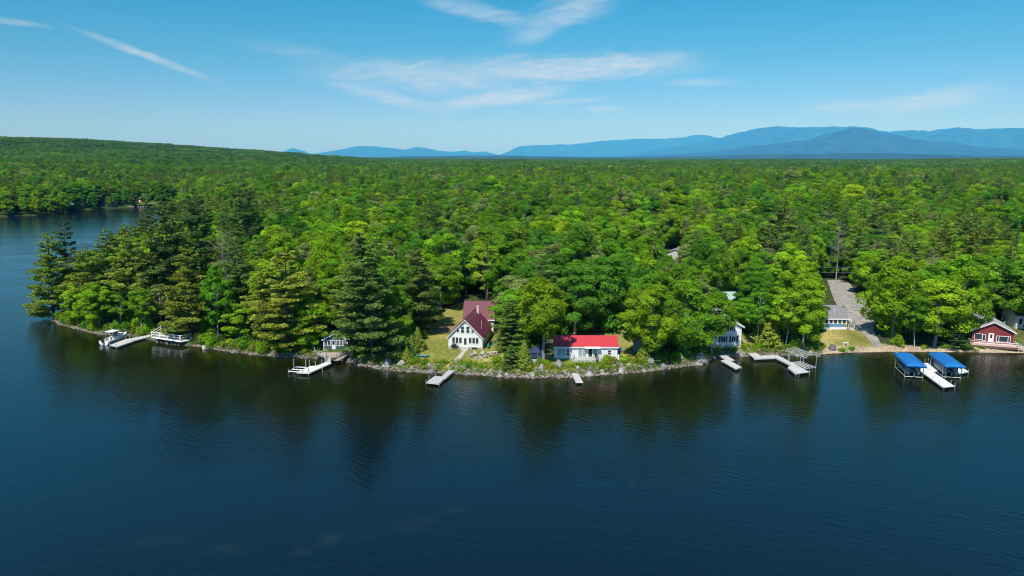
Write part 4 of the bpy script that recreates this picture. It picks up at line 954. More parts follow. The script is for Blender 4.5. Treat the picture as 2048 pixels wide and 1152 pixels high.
# ------------------------------------------------------------------ blue-grey cabin
c, w, rz = front_of((647.5,698.5),(696,701)); cb = thing('cabin','small blue-grey cabin with white-framed porch windows under the huge pine','cabin',(c.x,c.y,c.z),R(-2)); w=4.9
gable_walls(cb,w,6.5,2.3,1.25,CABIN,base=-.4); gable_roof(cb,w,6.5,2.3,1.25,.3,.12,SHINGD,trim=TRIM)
for x in (-2.0,-1.3): win(cb,x,1.0,.5,.95,0)
for x in (.55,1.2,1.85): win(cb,x,1.0,.5,.95,0,cross=True)
d_ = MB().box(-.78,-.02,-.05,0,.12,2.1).build('door',TRIM,cb); MB().box(-.65,-.15,-.065,-.051,1.1,1.98).build('pane',GLASS,d_)
for x in (-2.45,2.45): MB().box(x-.06,x+.06,-.04,.0,0,2.3).build('corner_board',TRIM,cb)
for y in (1.5,4.0): win(cb,y,1.0,.8,.9,2.45,'right')
tr = thing('terrace','weathered wooden terrace with railings stepping down from the blue-grey cabin','deck',(c.x,c.y,c.z-.02),0)
def loc_(px,py,z): p = W(px,py,z); return (p.x-c.x, p.y-c.y)
zt = c.z-.02; DZ = zt-.05
A = [loc_(653,704,zt),loc_(690,703,zt),loc_(674,715,zt),loc_(650,715,zt),loc_(630,708,zt)]
MB().slab(A,-.12,0).build('deck',WOOD,tr)
railing(tr,[(*loc_(629,704,zt),0),(*loc_(630,709,zt),0),(*loc_(652,715,zt),0)],.9,WOODG,.09,1.1,2)
a0,a1,b0,b1 = loc_(653,714.5,zt),loc_(663,714.5,zt),loc_(650,724.5,.62),loc_(661.5,725,.62); st_=MB(); n=6
for k in range(n):
    f0,f1=k/n,(k+1)/n; L_=lambda p,q,f:(p[0]+(q[0]-p[0])*f,p[1]+(q[1]-p[1])*f)
    zz=-(k+1)/n*(zt-.62); st_.slab([L_(a0,b0,f0),L_(a1,b1,f0),L_(a1,b1,f1),L_(a0,b0,f1)],zz-.09,zz)
st_.build('steps',WOODG,tr)
railing(tr,[(*a0,0),(*b0,-(zt-.62))],.9,WOODG,.08,1.0,1); railing(tr,[(*a1,0),(*b1,-(zt-.62))],.9,WOODG,.08,1.0,1)
R0,R1 = loc_(703,703,zt),loc_(672,721,1.1); wv=.55
MB().add([(R0[0]-wv,R0[1],0),(R0[0]+wv,R0[1],0),(R1[0]+wv,R1[1],1.1-zt),(R1[0]-wv,R1[1],1.1-zt)],[(0,3,2,1)]).add([(R0[0]-wv,R0[1],-.1),(R0[0]+wv,R0[1],-.1),(R1[0]+wv,R1[1],1.0-zt),(R1[0]-wv,R1[1],1.0-zt)],[(0,1,2,3)]).build('ramp',WOOD,tr)
railing(tr,[(R0[0]-wv,R0[1],0),(R1[0]-wv,R1[1],1.1-zt)],.9,WOODG,.08,1.3,1); railing(tr,[(R0[0]+wv,R0[1],0),(R1[0]+wv,R1[1],1.1-zt)],.9,WOODG,.08,1.3,1)

# ------------------------------------------------------------------ docks, boat lifts, boats
def dock(label, sections, posts, z=.55, mat=None, name='dock', up=.55):
    """deck sections given by their corners in the photo at deck height, on pipe legs standing on the lake bed"""
    pts = [W(*p,z) for s in sections for p in s]; ctr = sum(pts, Vector())/len(pts); t = thing(name,label,'dock',(ctr.x,ctr.y,0))
    for k, s in enumerate(sections):
        q = [W(*p,z)-ctr for p in s]; q=[(p.x,p.y) for p in q]
        e = max(range(len(q)), key=lambda i:(q[i][0]-q[i-1][0])**2+(q[i][1]-q[i-1][1])**2); an = math.atan2(q[e][1]-q[e-1][1],q[e][0]-q[e-1][0])
        ca,sa = math.cos(-an),math.sin(-an); loc=[(x*ca-y*sa,x*sa+y*ca) for x,y in q]
        o = MB().slab(loc,z-.06+k*.004,z+k*.004).build('deck',mat or DOCKW,t); o.rotation_euler=(0,0,an)
        f = MB()
        for i in range(len(loc)):
            a,b = loc[i],loc[(i+1)%len(loc)]; f.bar((a[0]*.985,a[1]*.985,z-.16),(b[0]*.985,b[1]*.985,z-.16),.12)
        f.build('frame',ALU,o)
    for p in posts:
        u = p[2] if len(p)>2 else up; q = W(p[0],p[1],z)-ctr; MB().tube([(q.x,q.y,-2.2),(q.x,q.y,z+u)],.055,7).build('post',ALU,t)
    return t
dock('long pale dock beside the moored white boat, reaching the railed shore deck',[[(219,690),(234,693.5),(267,682),(250,678.5)],[(250,678.5),(265,682),(305,671.5),(300,669.5)]],[(219,690),(233,693),(252,686),(263,682),(251,678),(260,676)],.5)
dock('pale wide dock below the steps of the blue-grey cabin',[[(593,744.5),(619,745.5),(663,726),(651,724),(634,731),(620,732)]],[(594,742),(605,744),(617,745,1.0),(619,732,1.2),(631,731,.9),(645,739),(644,727,.9)],.55,DOCKL)
dock('grey L-shaped plank dock in front of the white gabled house',[[(852,764.5),(878,767.5),(891,754),(870,751.5)],[(878,757),(890,757),(917,735),(903,735)]],[(852,764,.5),(858,758,.6),(871,751.5,.3),(878,767,.1),(884,762,.15),(896,752,.1),(908,743,.1),(897,741,.1)],.55,WOODG)
dock('small straight pale dock below the red-roofed cottage',[[(1140,740),(1152,740),(1166,764),(1152,764)]],[(1152,763.5,.05),(1166,763.5,.05),(1146,751,.05),(1159,752,.05)],.5)
dock('short pale dock in two offset pieces below the white two-storey house',[[(1438,711),(1449,709),(1469,720),(1456,722)],[(1442,721),(1454,718),(1483,734),(1472,738)]],[(1472,737,.1),(1483,734,.1),(1456,728,.1),(1443,721,.1)],.5)
dock('pale zigzag dock leading out to the bare boat lift frame',[[(1494,705),(1510,703),(1520,711),(1510,717)],[(1508,712),(1549,710),(1549,716),(1508,717.5)],[(1541,710.5),(1556,710.5),(1619,744),(1592,748),(1576,735),(1582,731)]],[(1510,717),(1535,712,.3),(1546,711,.5),(1577,735,.4),(1592,748,.3),(1598,748,.2),(1619,744,.4),(1593,736,1.3),(1578,724,1.0),(1567,719,.5)],.55)
dock('bright white T-shaped dock running out between the two blue boat canopies',[[(1791,705),(1809,705),(1816,711),(1800,712)],[(1800,712),(1816,711),(1910,772.5),(1887,775)],[(1845,727),(1858,725),(1880,740),(1866,745)]],[(1866,758,.5),(1879,767,.5),(1888,774,.3),(1910,772,.5),(1902,766,.6),(1890,757,.6),(1850,723,.6),(1856,724,.8)],.55,DOCKL)
dock('short white dock finger beyond the second blue boat canopy',[[(1912,735),(1922,732),(1937,743),(1918,747)]],[(1937,743,.4),(1918,747,.2),(1922,733,.2)],.5,DOCKL)

def outboard(par, x, y, z, mat, s=1.0, name='outboard_motor'):
    mb = MB(); mb.prism_x([(-.18,.55),(.22,.55),(.28,.8),(.2,1.05),(-.16,1.0),(-.24,.75)],-.17,.17); o = mb.build(name,mat,par); o.location=(x,y,z); o.scale=(s,s,s)
    MB().box(-.07,.07,-.1,.1,-.25,.549).build('leg',ALU,o); p = MB().tube([(0,-.2,-.22),(0,.14,-.22)],[.05,.08],6); p.box(-.02,.02,-.24,-.19,-.42,-.02); p.box(-.2,.2,-.24,-.19,-.24,-.2); p.build('propeller',BLACK,o); return o
def pontoon_boat(label, c, rz, z):
    t = thing('pontoon_boat',label,'boat',(c.x,c.y,z),rz)     # bow towards +y
    for s in (-1,1): MB().tube([(s*.85,-2.9,.0),(s*.85,-2.7,0),(s*.85,2.3,0),(s*.85,2.9,.12),(s*.85,3.1,.25)],[.2,.3,.3,.2,.05],10).build('pontoon',ALU,t,True)
    MB().box(-1.2,1.2,-2.8,2.9,.33,.42).build('deck',VINYL,t)
    f = MB(); fence = M('dark_blue_panel',(.03,.05,.12),.4)
    f.box(-1.2,-1.16,-2.5,2.8,.422,1.05); f.box(1.16,1.2,-2.5,2.8,.422,1.05); f.box(-1.159,1.159,2.76,2.8,.422,1.05); f.build('fence_panel',fence,t)
    r = MB(); r.tube([(-1.18,-2.5,1.08),(-1.18,2.78,1.08),(1.18,2.78,1.08),(1.18,-2.5,1.08)],.03,6); r.build('rail',ALU,t)
    MB().box(-1.1,-.55,-2.3,-.9,.43,.85).build('bench',VINYL,t); MB().box(.55,1.1,-2.3,-.9,.43,.85).build('bench',VINYL,t); MB().box(-1.1,1.1,2.0,2.7,.43,.85).build('bench',VINYL,t)
    MB().prism_x([(.0,.43),(.5,.43),(.42,1.15),(.1,1.2)],.3,1.0).build('helm_console',GELC,t)
    outboard(t,0,-3.15,-.15,BLACK,.95); return t
def lift(label, back, front, w, z, canopy, frame_only=False, rise=.0):
    """boat lift: four legs, low frame, cradle bunks and a canopy frame, laid along the line between two photo pixels at canopy height"""
    a,b = W(*back,z), W(*front,z); L=(b-a).length; c=(a+b)/2; rz=math.atan2(-(b.x-a.x),(b.y-a.y))+math.pi   # +y towards the back
    t = thing('boat_lift',label,'boat lift',(c.x,c.y,0),rz); h=w/2-.12
    for x in (-h,h):
        for y in (-L*.36,L*.36): MB().tube([(x,y,-2.2),(x,y,z-.15)],.06,7).build('leg',ALU,t)
    f=MB()
    for x in (-h,h): f.bar((x,-L*.36,.35),(x,L*.36,.35),.1); f.bar((x,-L*.48,z-.12),(x,L*.48,z-.12),.09)
    for y in (-L*.36,L*.36): f.bar((-h+.06,y,.25),(h-.06,y,.25),.1)
    f.build('frame',ALU,t)
    for x in (-h*.5,h*.5): MB().box(x-.09,x+.09,-L*.34,L*.34,.32,.44).build('bunk',DOCKL if frame_only else WOODG,t)
    if frame_only: MB().box(-.09,.09,-L*.34,L*.34,.32,.44).build('bunk',DOCKL,t)
    wh=MB()
    for k in range(8): q=6.283*k/8; wh.bar((h+.12,L*.36+.38*math.cos(q),1.35+.38*math.sin(q)),(h+.12,L*.36+.38*math.cos(q+.785),1.35+.38*math.sin(q+.785)),.04)
    for k in range(3): q=2.094*k; wh.bar((h+.12,L*.36,1.35),(h+.12,L*.36+.38*math.cos(q),1.35+.38*math.sin(q)),.03)
    wh.build('winch_wheel',ALU,t)
    arc=lambda x: z+.55*(1-(abs(x)/(w/2))**2.2)
    if canopy:
        mb=MB(); n=12; ny=14; V=[]
        for j in range(ny+1):
            y=-L/2+L*j/ny; e=min(j,ny-j)/ny; dip=.42*max(0,1-e*9)+.012*math.sin(j*2.1)
            row=[(-w/2-.02,y,z-.38+.05*math.sin(j*1.9)),(-w/2,y,z-.02)]+[( -w/2+w*k/n, y, arc(-w/2+w*k/n)-dip*(1-(abs(-1+2*k/n))**2) +.006*math.sin(k*1.7+j)) for k in range(1,n)]+[(w/2,y,z-.02),(w/2+.02,y,z-.38+.05*math.sin(j*1.7+1))]
            V.append(row)
        m=len(V[0])
        for j in range(ny):
            for k in range(m-1): mb.add([V[j][k],V[j][k+1],V[j+1][k+1],V[j+1][k]],[(0,1,2,3)])
        for j in (0,ny):
            lo=[(p[0],p[1]+(-.03 if j==0 else .03),z-.42+.06*math.sin(i*2.3)) for i,p in enumerate(V[j])]
            for k in range(1,m-2): mb.add([V[j][k],V[j][k+1],lo[k+1],lo[k]],[(0,1,2,3)])
        o=mb.build('canopy',BLUEC,t,True); s=o.modifiers.new('cloth','SOLIDIFY'); s.thickness=.03
    else:
        for k in range(10):
            y=-L/2+L*(k+.5)/10; MB().tube([(-w/2+w*i/8,y,z+.5*(1-abs(-1+2*i/8)**2.2)-.1) for i in range(9)],.035,5).build('canopy_rib',ALU,t)
        for x in (-w/2,-w*.2,w*.2,w/2): MB().bar((x,-L/2,z+.5*(1-abs(2*x/w)**2.2)-.14 if abs(x)<w/2 else z-.1),(x,L/2,z+.5*(1-abs(2*x/w)**2.2)-.14 if abs(x)<w/2 else z-.1),.06).build('purlin',ALU,t)
    return t,c,rz
_,c1,r1 = lift('boat lift under a blue canopy, the one nearer the driveway beach',(1806,707),(1834,731),3.3,2.75,True); pontoon_boat('pontoon boat raised under the blue canopy nearer the driveway beach',c1,r1,.85)
_,c2,r2 = lift('boat lift under a blue canopy, the one nearer the dark red cottage',(1876,706.5),(1911,732),3.3,2.75,True); pontoon_boat('pontoon boat raised under the blue canopy nearer the dark red cottage',c2,r2,.85)
lift('empty boat lift with bare metal canopy ribs beside the zigzag dock',(1584,698.5),(1627,714),3.2,2.7,False,True)
t = thing('boat_lift','low empty boat lift frame beside the dock of the blue-grey cabin','boat lift',W(584,741,0)); c = W(588,738,0); t.location=(c.x,c.y,0)
for a,b in (((577,743),(600,744.5)),((577,743),(592,734)),((592,734),(612,735)),((585,739),(607,740))):
    p,q=W(*a,.35)-c,W(*b,.35)-c; MB().bar((p.x,p.y,.35),(q.x,q.y,.35),.14).build('beam',ALU,t)
for px,py,u in ((577,743,.5),(588,737,1.9),(612,735,1.6),(600,744,.6)):
    p=W(px,py,.35)-c; MB().tube([(p.x,p.y,-2.2),(p.x,p.y,.35+u)],.07,7).build('post',ALU,t)
# white motor boat
a,b = W(206,690,.1),W(256,673,.1); c=(a+b)/2; L=7.2; rz=math.atan2(b.y-a.y,b.x-a.x); bt=thing('motor_boat','white cabin motor boat with a hardtop moored beside the long pale dock','boat',(c.x,c.y,0),rz)
mb=MB(); n=14; V=[]
for k in range(n+1):
    s=k/n; x=-L/2+L*s; bw=1.2*(1-max(0,(s-.45)/.55)**2.3)+.02; top=.85+.45*s**1.6; ch=.2+.5*max(0,s-.55)**1.2; kl=-.35+.95*max(0,(s-.6)/.4)**2.2
    V.append([(x,-bw,top),(x,-bw*.82*(1-.25*s),ch),(x,0,kl),(x,bw*.82*(1-.25*s),ch),(x,bw,top)])
for k in range(n):
    for j in range(4): mb.add([V[k][j],V[k+1][j],V[k+1][j+1],V[k][j+1]],[(0,1,2,3)])
mb.add(V[0],[(0,1,2,3,4)]); mb.build('hull',GELC,bt)
mb=MB()
for k in range(6,n): mb.add([V[k][0],V[k+1][0],V[k+1][4],V[k][4]],[(0,1,2,3)])
mb.build('foredeck',GELC,bt); MB().box(-3.4,-.6,-.95,.95,.3,.36).build('cockpit_floor',VINYL,bt)
mb=MB()
for sg in (0,4):
    for k in range(7): p,q=V[k][sg],V[k+1][sg]; i_=.86; mb.add([p,q,(q[0],q[1]*i_,q[2]),(p[0],p[1]*i_,p[2])],[(0,1,2,3) if sg else (3,2,1,0)])
mb.build('gunwale',GELC,bt)
MB().prism_x([(-.0,0)]*0 or [(-.9,1.05),(.9,1.05),(.75,1.65),(-.75,1.65)],-.1,1.7).build('cabin',GELC,bt)
MB().box(-.12,1.45,-.82,.82,1.2,1.5).build('cabin_window',GLASS,bt)
ws=MB(); ws.prism([(-.55,1.66),(.15,1.66),(-.1,2.2),(-.7,2.2)],-.78,.78); ws.build('windscreen',GLASS,bt)
tp=MB().box(-1.9,.35,-1.0,1.0,2.42,2.5).build('hardtop',GELC,bt); MB().bar((-.6,.2,2.5),(-1.1,.2,4.6),.03).build('antenna',TRIM,tp); MB().box(-.9,-.5,-.2,.2,2.503,2.62).build('radar_pod',GELC,tp)
for x in (-1.8,.1):
    for y in (-.9,.9): MB().bar((x,y,.8),(x+.08,y,2.42),.06).build('hardtop_post',ALU,bt)
for y in (-.45,.45): MB().box(-1.3,-.85,y-.22,y+.22,.361,1.1).build('seat',VINYL,bt)
MB().box(-3.3,-2.8,-.9,.9,.361,.8).build('stern_bench',VINYL,bt)
MB().tube([(.9,-1.05,1.45),(2.2,-.8,1.75),(3.4,-.15,1.95),(3.4,.15,1.95),(2.2,.8,1.75),(.9,1.05,1.45)],.03,5).build('bow_rail',ALU,bt)
o=outboard(bt,-3.85,0,.1,BLACK,1.15); o.rotation_euler=(0,0,math.pi/2+math.pi)
# railed shore deck
zd=1.25; ctr=W(345,672,zd); t=thing('shore_deck','grey wooden deck with white railings built on boulders over the water','deck',(ctr.x,ctr.y,0))
def q3(px,py,z=zd): p=W(px,py,z)-ctr; return (p.x,p.y)
O=[q3(304,673),q3(349,679.5),q3(360,681.5),q3(398,674),q3(392,664),q3(325,660)]
MB().slab(O,zd-.1,zd).build('deck',WOODG,t); f=MB()
for i in range(3): a,b=O[i],O[i+1]; f.bar((a[0],a[1],zd-.25),(b[0],b[1],zd-.25),.26)
f.build('fascia',TRIM,t)
for px,py in ((304,673),(319.5,675),(335,677.5),(349,679.5),(361,681),(382,677),(322,661.5)):
    x,y=q3(px,py); MB().box(x-.11,x+.11,y-.11,y+.11,zd+.003,zd+1.15).build('rail_post',TRIM,t)
f=MB(); pr=[q3(322,661.5),q3(304,673),q3(349,679.5),q3(361,681),q3(382,677)]
for a,b in zip(pr[:-1],pr[1:]): f.bar((a[0],a[1],zd+1.0),(b[0],b[1],zd+1.0),.13); f.bar((a[0],a[1],zd+.5),(b[0],b[1],zd+.5),.1)
f.build('railing',TRIM,t)
for px,py in ((320,677),(338,680),(360,684),(385,682)): x,y=q3(px,py,.6); MB().box(x-.1,x+.1,y-.1+.5,y+.1+.5,-.5,zd-.101).build('pier',WOODG,t)
for k,(px,py,an) in enumerate(((338,666,25),(347,667,-30))):
    p=W(px,py,zd); s=thing('deck_chair',['teal deck chair on the railed shore deck, nearer the boat','teal deck chair on the railed shore deck, nearer the big pine'][k],'chair',p,R(an))
    MB().box(-.3,.3,-.3,.3,.38,.43).build('seat',TEAL,s); MB().prism_x([(.28,.43),(.32,.43),(.5,1.05),(.46,1.05)],-.3,.3).build('backrest',TEAL,s)
    for x in (-.28,.28): MB().box(x-.03,x+.03,-.28,-.22,0,.379).build('leg',TEAL,s); MB().box(x-.03,x+.03,.22,.28,0,.379).build('leg',TEAL,s); MB().box(x-.05,x+.05,-.3,.32,.6,.63).build('armrest',TEAL,s)
kayak('kayak','orange kayak lying on the shaded ground behind the railed shore deck',P(403,664)+Vector((0,0,.02)),R(12),2.9,ORANGE)
q=P(412,640); t=thing('hut','grey weathered hut hidden behind the big pine at the railed deck','hut',(q.x,q.y,q.z-.1),R(8)); gable_walls(t,5,4.5,2.4,1.2,M('grey_siding',(.36,.38,.40),.8,seam=(2,.2,.15)),'x'); gable_roof(t,5,4.5,2.4,1.2,.35,.12,PALER,'x'); win(t,-1.2,.9,.8,1,0); win(t,1.2,.9,.8,1,0); MB().box(-.4,.4,-.05,0,.1,2).build('door',TRIM,t)

# ------------------------------------------------------------------ houses on the other side
c,w,rz=front_of((1435,697),(1480,697)); th_=thing('house','white two-storey house with dark shutters behind the overhanging tree','house',(c.x-.6,c.y,c.z-.2),R(2)); 
gable_walls(th_,6.2,7,4.9,1.7,WHITE); gable_roof(th_,6.2,7,4.9,1.7,.45,.14,PALER,trim=TRIM)
SHUT=M('dark_shutter',(.03,.045,.06),.6)
for x in (-.7,1.5):
    win(th_,x,1.5,.85,1.15,0,mull=1)
    for s in (-1,1): MB().box(x+s*.72-.17,x+s*.72+.17,-.05,0,1.42,2.72).build('shutter',SHUT,th_)
win(th_,.9,3.9,.8,.95,0,mull=1); 
for s in (-1,1): MB().box(.9+s*.68-.16,.9+s*.68+.16,-.05,0,3.82,4.93).build('shutter',SHUT,th_)
for y in (2,5): win(th_,y,1.5,.8,1.1,3.1,'right')
MB().box(-3.13,3.13,-.03,7.03,-.2,.45).build('foundation',CONC,th_); MB().box(2.2,2.4,-.2,-.002,2.6,2.85).build('lamp',BLACK,th_)
q=P(1430,690); t=thing('buoy','round white buoy hanging beside the white two-storey house','buoy',(q.x,q.y-1.5,q.z+1.0)); MB().tube([(0,0,0),(0,0,.08),(0,0,.25),(0,0,.42),(0,0,.5)],[.06,.2,.27,.2,.05],12).build('float',GELC,t,True); MB().tube([(0,0,.48),(0,0,1.3)],.02,5).build('rope',STEEL,t)
c,w,rz=front_of((1650,659),(1690,659)); bc=thing('cottage','blue and white cottage with a row of windows and a grey roof beside the driveway','cottage',(c.x,c.y,c.z-.1),R(-2)); w=5.2
gable_walls(bc,w,8.4,2.75,2.1,TRIM,'x'); MB().box(-w/2-.01,w/2+.01,-.03,0,.75,1.35).build('blue_band',BLUEW,bc); gable_roof(bc,w,8.4,2.75,2.1,.3,.12,SHING,'x',trim=TRIM)
for k in range(5): win(bc,-2.0+k*.98,1.5,.68,.9,0,fr=.07,cross=False)
MB().tube([(0,1.2,3.2),(0,1.2,4.7)],.05,6).build('vent_pipe',TRIM,bc)
po=MB().box(w/2+.01,w/2+2.2,.3,3.2,.3,.42).build('porch_floor',WOODG,bc); railing(bc,[(w/2+.5,.35,.42),(w/2+2.15,.35,.42),(w/2+2.15,3.1,.42)],.9,TRIM,.08,.5,1)
MB().add([(w/2+.02,-.1,2.35),(w/2+1.8,-.1,1.95),(w/2+1.8,3.4,1.95),(w/2+.02,3.4,2.35),(w/2+.02,-.1,2.45),(w/2+1.8,-.1,2.05),(w/2+1.8,3.4,2.05),(w/2+.02,3.4,2.45)],[(0,3,2,1),(4,5,6,7),(0,1,5,4),(1,2,6,5),(2,3,7,6),(3,0,4,7)]).build('porch_roof',PALER,bc)
MB().box(w/2+1.65,w/2+1.75,-.05,.05,.42,1.95).build('porch_post',TRIM,bc); steps(bc,w/2+.6,w/2+1.6,-.7,.29,0,.36,2,WOODG)
for k,(x,y,z,l) in enumerate(((w/2-.25,-.12,1.15,'yellow flower ornament on the wall of the blue and white cottage'),(w/2+1.75,.2,1.1,'yellow flower ornament on the porch rail of the blue and white cottage'))):
    q=on(bc,x,y,z); t=thing('flower_ornament',l,'ornament',q,R(-2)); mb=MB()
    for j in range(8): a=6.283*j/8; mb.prism([(.12*math.cos(a-.3),.12*math.sin(a-.3)),(.3*math.cos(a-.2),.3*math.sin(a-.2)),(.36*math.cos(a),.36*math.sin(a)),(.3*math.cos(a+.2),.3*math.sin(a+.2)),(.12*math.cos(a+.3),.12*math.sin(a+.3))],-.03,.0)
    mb.build('petals',YEL,t); MB().tube([(0,-.05,0),(0,-.032,0)],.11,10).build('flower_centre',BLACK,t)
q=P(1691,690); t=thing('garden_bench','small white bench on the grass by the driveway beach','bench',(q.x,q.y,q.z),R(3)); MB().box(-.6,.6,-.22,.22,.42,.5).build('seat',TRIM,t)
for x in (-.42,.42): MB().box(x-.09,x+.09,-.18,.18,0,.419).build('leg',TRIM,t)
# dark red cottage
SHINGR = M('pale_grey_shingles', (.33,.33,.33), .9, var=.2, scale=3, seam=(2,.14,.2))
c,w,rz=front_of((1953,692),(2024,694)); rc=thing('cottage','dark red cottage with white windows, grey roof and a lakeside deck','cottage',(c.x,c.y+.9,c.z-.1),R(-19)); w=7.6
gable_walls(rc,w,10.5,3.35,1.9,REDW); gable_roof(rc,w,10.5,3.35,1.9,.45,.14,SHINGR,trim=TRIM)
win(rc,-2.6,1.25,1.35,1.15,0); win(rc,-1.55,1.1,.5,1.2,0); win(rc,2.0,1.05,2.4,1.15,0,fr=.1); 
for x in (1.2,2.85): MB().box(x-.05,x+.05,-.065,-.02,1.05,2.2).build('mullion',TRIM,rc)
d_=MB().box(-.75,.25,-.06,0,.75,2.75).build('door',TRIM,rc); MB().box(-.45,-.05,-.075,-.061,1.7,2.5).build('pane',GLASS,d_)
MB().box(-4.4,4.2,-2.6,-.02,.5,.62).build('deck',PINK,rc); railing(rc,[(-4.3,-2.5,.62),(4.1,-2.5,.62),(4.1,-.1,.62)],.75,TRIM,.09,1.4,1); railing(rc,[(-4.3,-2.5,.62),(-4.3,-.1,.62)],.75,TRIM,.09,1.2,1)
MB().box(-4.35,4.15,-2.56,-2.5,.05,.499).build('skirt',BROWNW,rc); steps(rc,4.21,5.2,-2.2,-.9,0,.5,3,PINK); railing(rc,[(4.2,-2.3,.62),(5.3,-2.3,-.1)],.75,TRIM,.08,.6,1)
MB().tube([(2.7,3,3.4),(2.7,3,4.9)],.12,8).build('stove_pipe',ALU,rc)
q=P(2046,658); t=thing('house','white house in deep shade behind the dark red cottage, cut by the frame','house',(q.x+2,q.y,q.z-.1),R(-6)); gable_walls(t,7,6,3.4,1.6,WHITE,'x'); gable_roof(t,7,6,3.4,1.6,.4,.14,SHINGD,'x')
for x in (-2.6,-1.2,1.2): win(t,x,1.2,.7,1.2,0)
# roofs in the woods
q=P(1350,531); t=thing('house','pale house with a grey roof half buried in the woods','house',(q.x,q.y,q.z),R(-28)); gable_walls(t,7,8,4.2,1.6,M('pale_grey_siding',(.46,.46,.43),.8)); gable_roof(t,7,8,4.2,1.6,.4,.14,SHING,trim=PALER); win(t,-1.5,2.2,.9,1.2,0); win(t,1.5,2.2,.9,1.2,0)
q=P(1447,628); t=thing('house','house with a pale teal roof glimpsed through the trees behind the white two-storey house','house',(q.x,q.y+2,q.z),R(3)); gable_walls(t,8,6,3.0,1.4,WHITE,'x'); gable_roof(t,8,6,3.0,1.4,.4,.14,M('pale_teal_roof',(.27,.42,.40),.7),'x',trim=TRIM); win(t,-2,1,.9,1.1,0); win(t,1.6,1,.9,1.1,0)
# far shore
for (px,py,ww,dd,e,ri,al,wm_,rm,lab,rr_) in ((131,419,8,7,3,2,'x',BROWNW,TEALR,'far-shore cottage with a teal green roof',4),(12,421,9,7,3,2,'x',BROWNW,TEALR,'far-shore cottage with a teal roof at the frame edge',0),(158,418,5,5,2.4,1.2,'y',BROWNW,SHINGD,'small dark boathouse on the far shore',0),
    (151,416,9,6,2.6,1.5,'x',M('tan_siding',(.30,.24,.18),.8),M('tan_roof',(.25,.20,.17),.85),'far-shore cottage with a tan roof beside the dark boathouse',6),(211,416.5,9,7,3.2,1.8,'x',M('taupe_siding',(.24,.20,.18),.8),M('brown_roof',(.13,.11,.11),.85),'brown far-shore house with a dark roof close to the water',-6),(277,405,9,7,3,1.8,'x',M('rust_siding',(.30,.12,.07),.8),SHINGD,'rust-coloured house behind the far-shore lawn',0)):
    q=P(px,py); t=thing('far_cottage',lab,'cottage',(q.x,q.y+2,q.z-.2),R(rr_)); gable_walls(t,ww,dd,e,ri,wm_,al); gable_roof(t,ww,dd,e,ri,.5,.2,rm,al); win(t,-ww*.25,.9,1.1,1.2,0); win(t,ww*.25,.9,1.1,1.2,0); MB().box(-.45,.45,-.06,0,.1,2.1).build('door',TRIM,t)
for s_,lab in (([(23,430.9),(38,430.5),(38,431.2),(23,431.6)],'pale dock on the far shore by the frame edge'),([(178,416.6),(192,416.0),(192,417.4),(178,418)],'pale dock on the far shore near the brown house'),([(256,412.9),(267,412.4),(267,413.8),(256,414.2)],'pale dock on the far shore below the lawn, nearer the brown house'),([(275,411.9),(288,411.3),(288,412.8),(275,413.2)],'pale dock on the far shore below the lawn, farther from the brown house')):
    dock(lab,[s_],[s_[2],s_[3]],.35,WOODG)
# wires across the driveway between two poles among the trees
pa,pb=P(1600,588),P(1752,590)
for q,l in ((pa,'weathered utility pole in the trees on the two-storey house side of the driveway'),(pb,'weathered utility pole in the trees on the canopy side of the driveway')):
    t=thing('utility_pole',l,'utility pole',(q.x,q.y,q.z)); MB().tube([(0,0,-.3),(0,0,8.2)],[.15,.11],8).build('shaft',M('pole_wood',(.16,.12,.09),.9),t); MB().box(-.7,.7,-.06,.06,7.6,7.75).build('crossarm',BROWNW,t)
for k,zz in enumerate((7.78,6.4)):
    a,b=pa+Vector((0,0,zz)),pb+Vector((0,0,zz)); mb=MB(); mb.tube([a.lerp(b,i/12)-Vector((0,0,.35*math.sin(math.pi*i/12))) for i in range(13)],.022,4); tag(mb.build('power_line',STEEL),['upper thin wire crossing above the driveway','lower thin wire crossing above the driveway'][k],'wire')

# ------------------------------------------------------------------ boulders and shore rocks
def rockmesh(seed, flat=.75):
    bm=bmesh.new(); bmesh.ops.create_icosphere(bm,subdivisions=3,radius=1.0); o=Vector((seed*7.1,seed*3.3,seed*1.7))
    for v in bm.verts:
        d=v.co.normalized(); n=mnoise.noise(d*1.1+o)*.38+mnoise.noise(d*2.6+o)*.17+mnoise.noise(d*6+o)*.05
        f=1+n; c=d*f
        for ax in (Vector((.6,.3,.74)),Vector((-.7,.5,.5)),Vector((.1,-.9,.4)),Vector((.9,-.2,.1))):
            a=(Matrix.Rotation(seed*1.3,3,'Z')@ax).normalized(); k=c.dot(a)
            if k>.74: c-=a*(k-.74)*.8
        v.co=Vector((c.x,c.y*.9,c.z*flat))
    me=bpy.data.meshes.new('rock'); bm.to_mesh(me); bm.free(); me.materials.append(ROCKM); return me
ROCKM=bpy.data.materials.new('shore_stone'); ROCKM.use_nodes=True; N,L=nt(ROCKM); b=N['Principled BSDF']; b.inputs['Roughness'].default_value=.92; b.inputs['Specular IOR Level'].default_value=.12
oi=N.new('ShaderNodeObjectInfo'); tc=N.new('ShaderNodeTexCoord'); nn=N.new('ShaderNodeTexNoise'); nn.inputs['Scale'].default_value=2.1; nn.inputs['Detail'].default_value=8; L.new(tc.outputs['Object'],nn.inputs['Vector'])
mr=N.new('ShaderNodeMapRange'); mr.inputs[1].default_value=.3; mr.inputs[2].default_value=.7; mr.inputs[3].default_value=.6; mr.inputs[4].default_value=1.25; L.new(nn.outputs[0],mr.inputs[0])
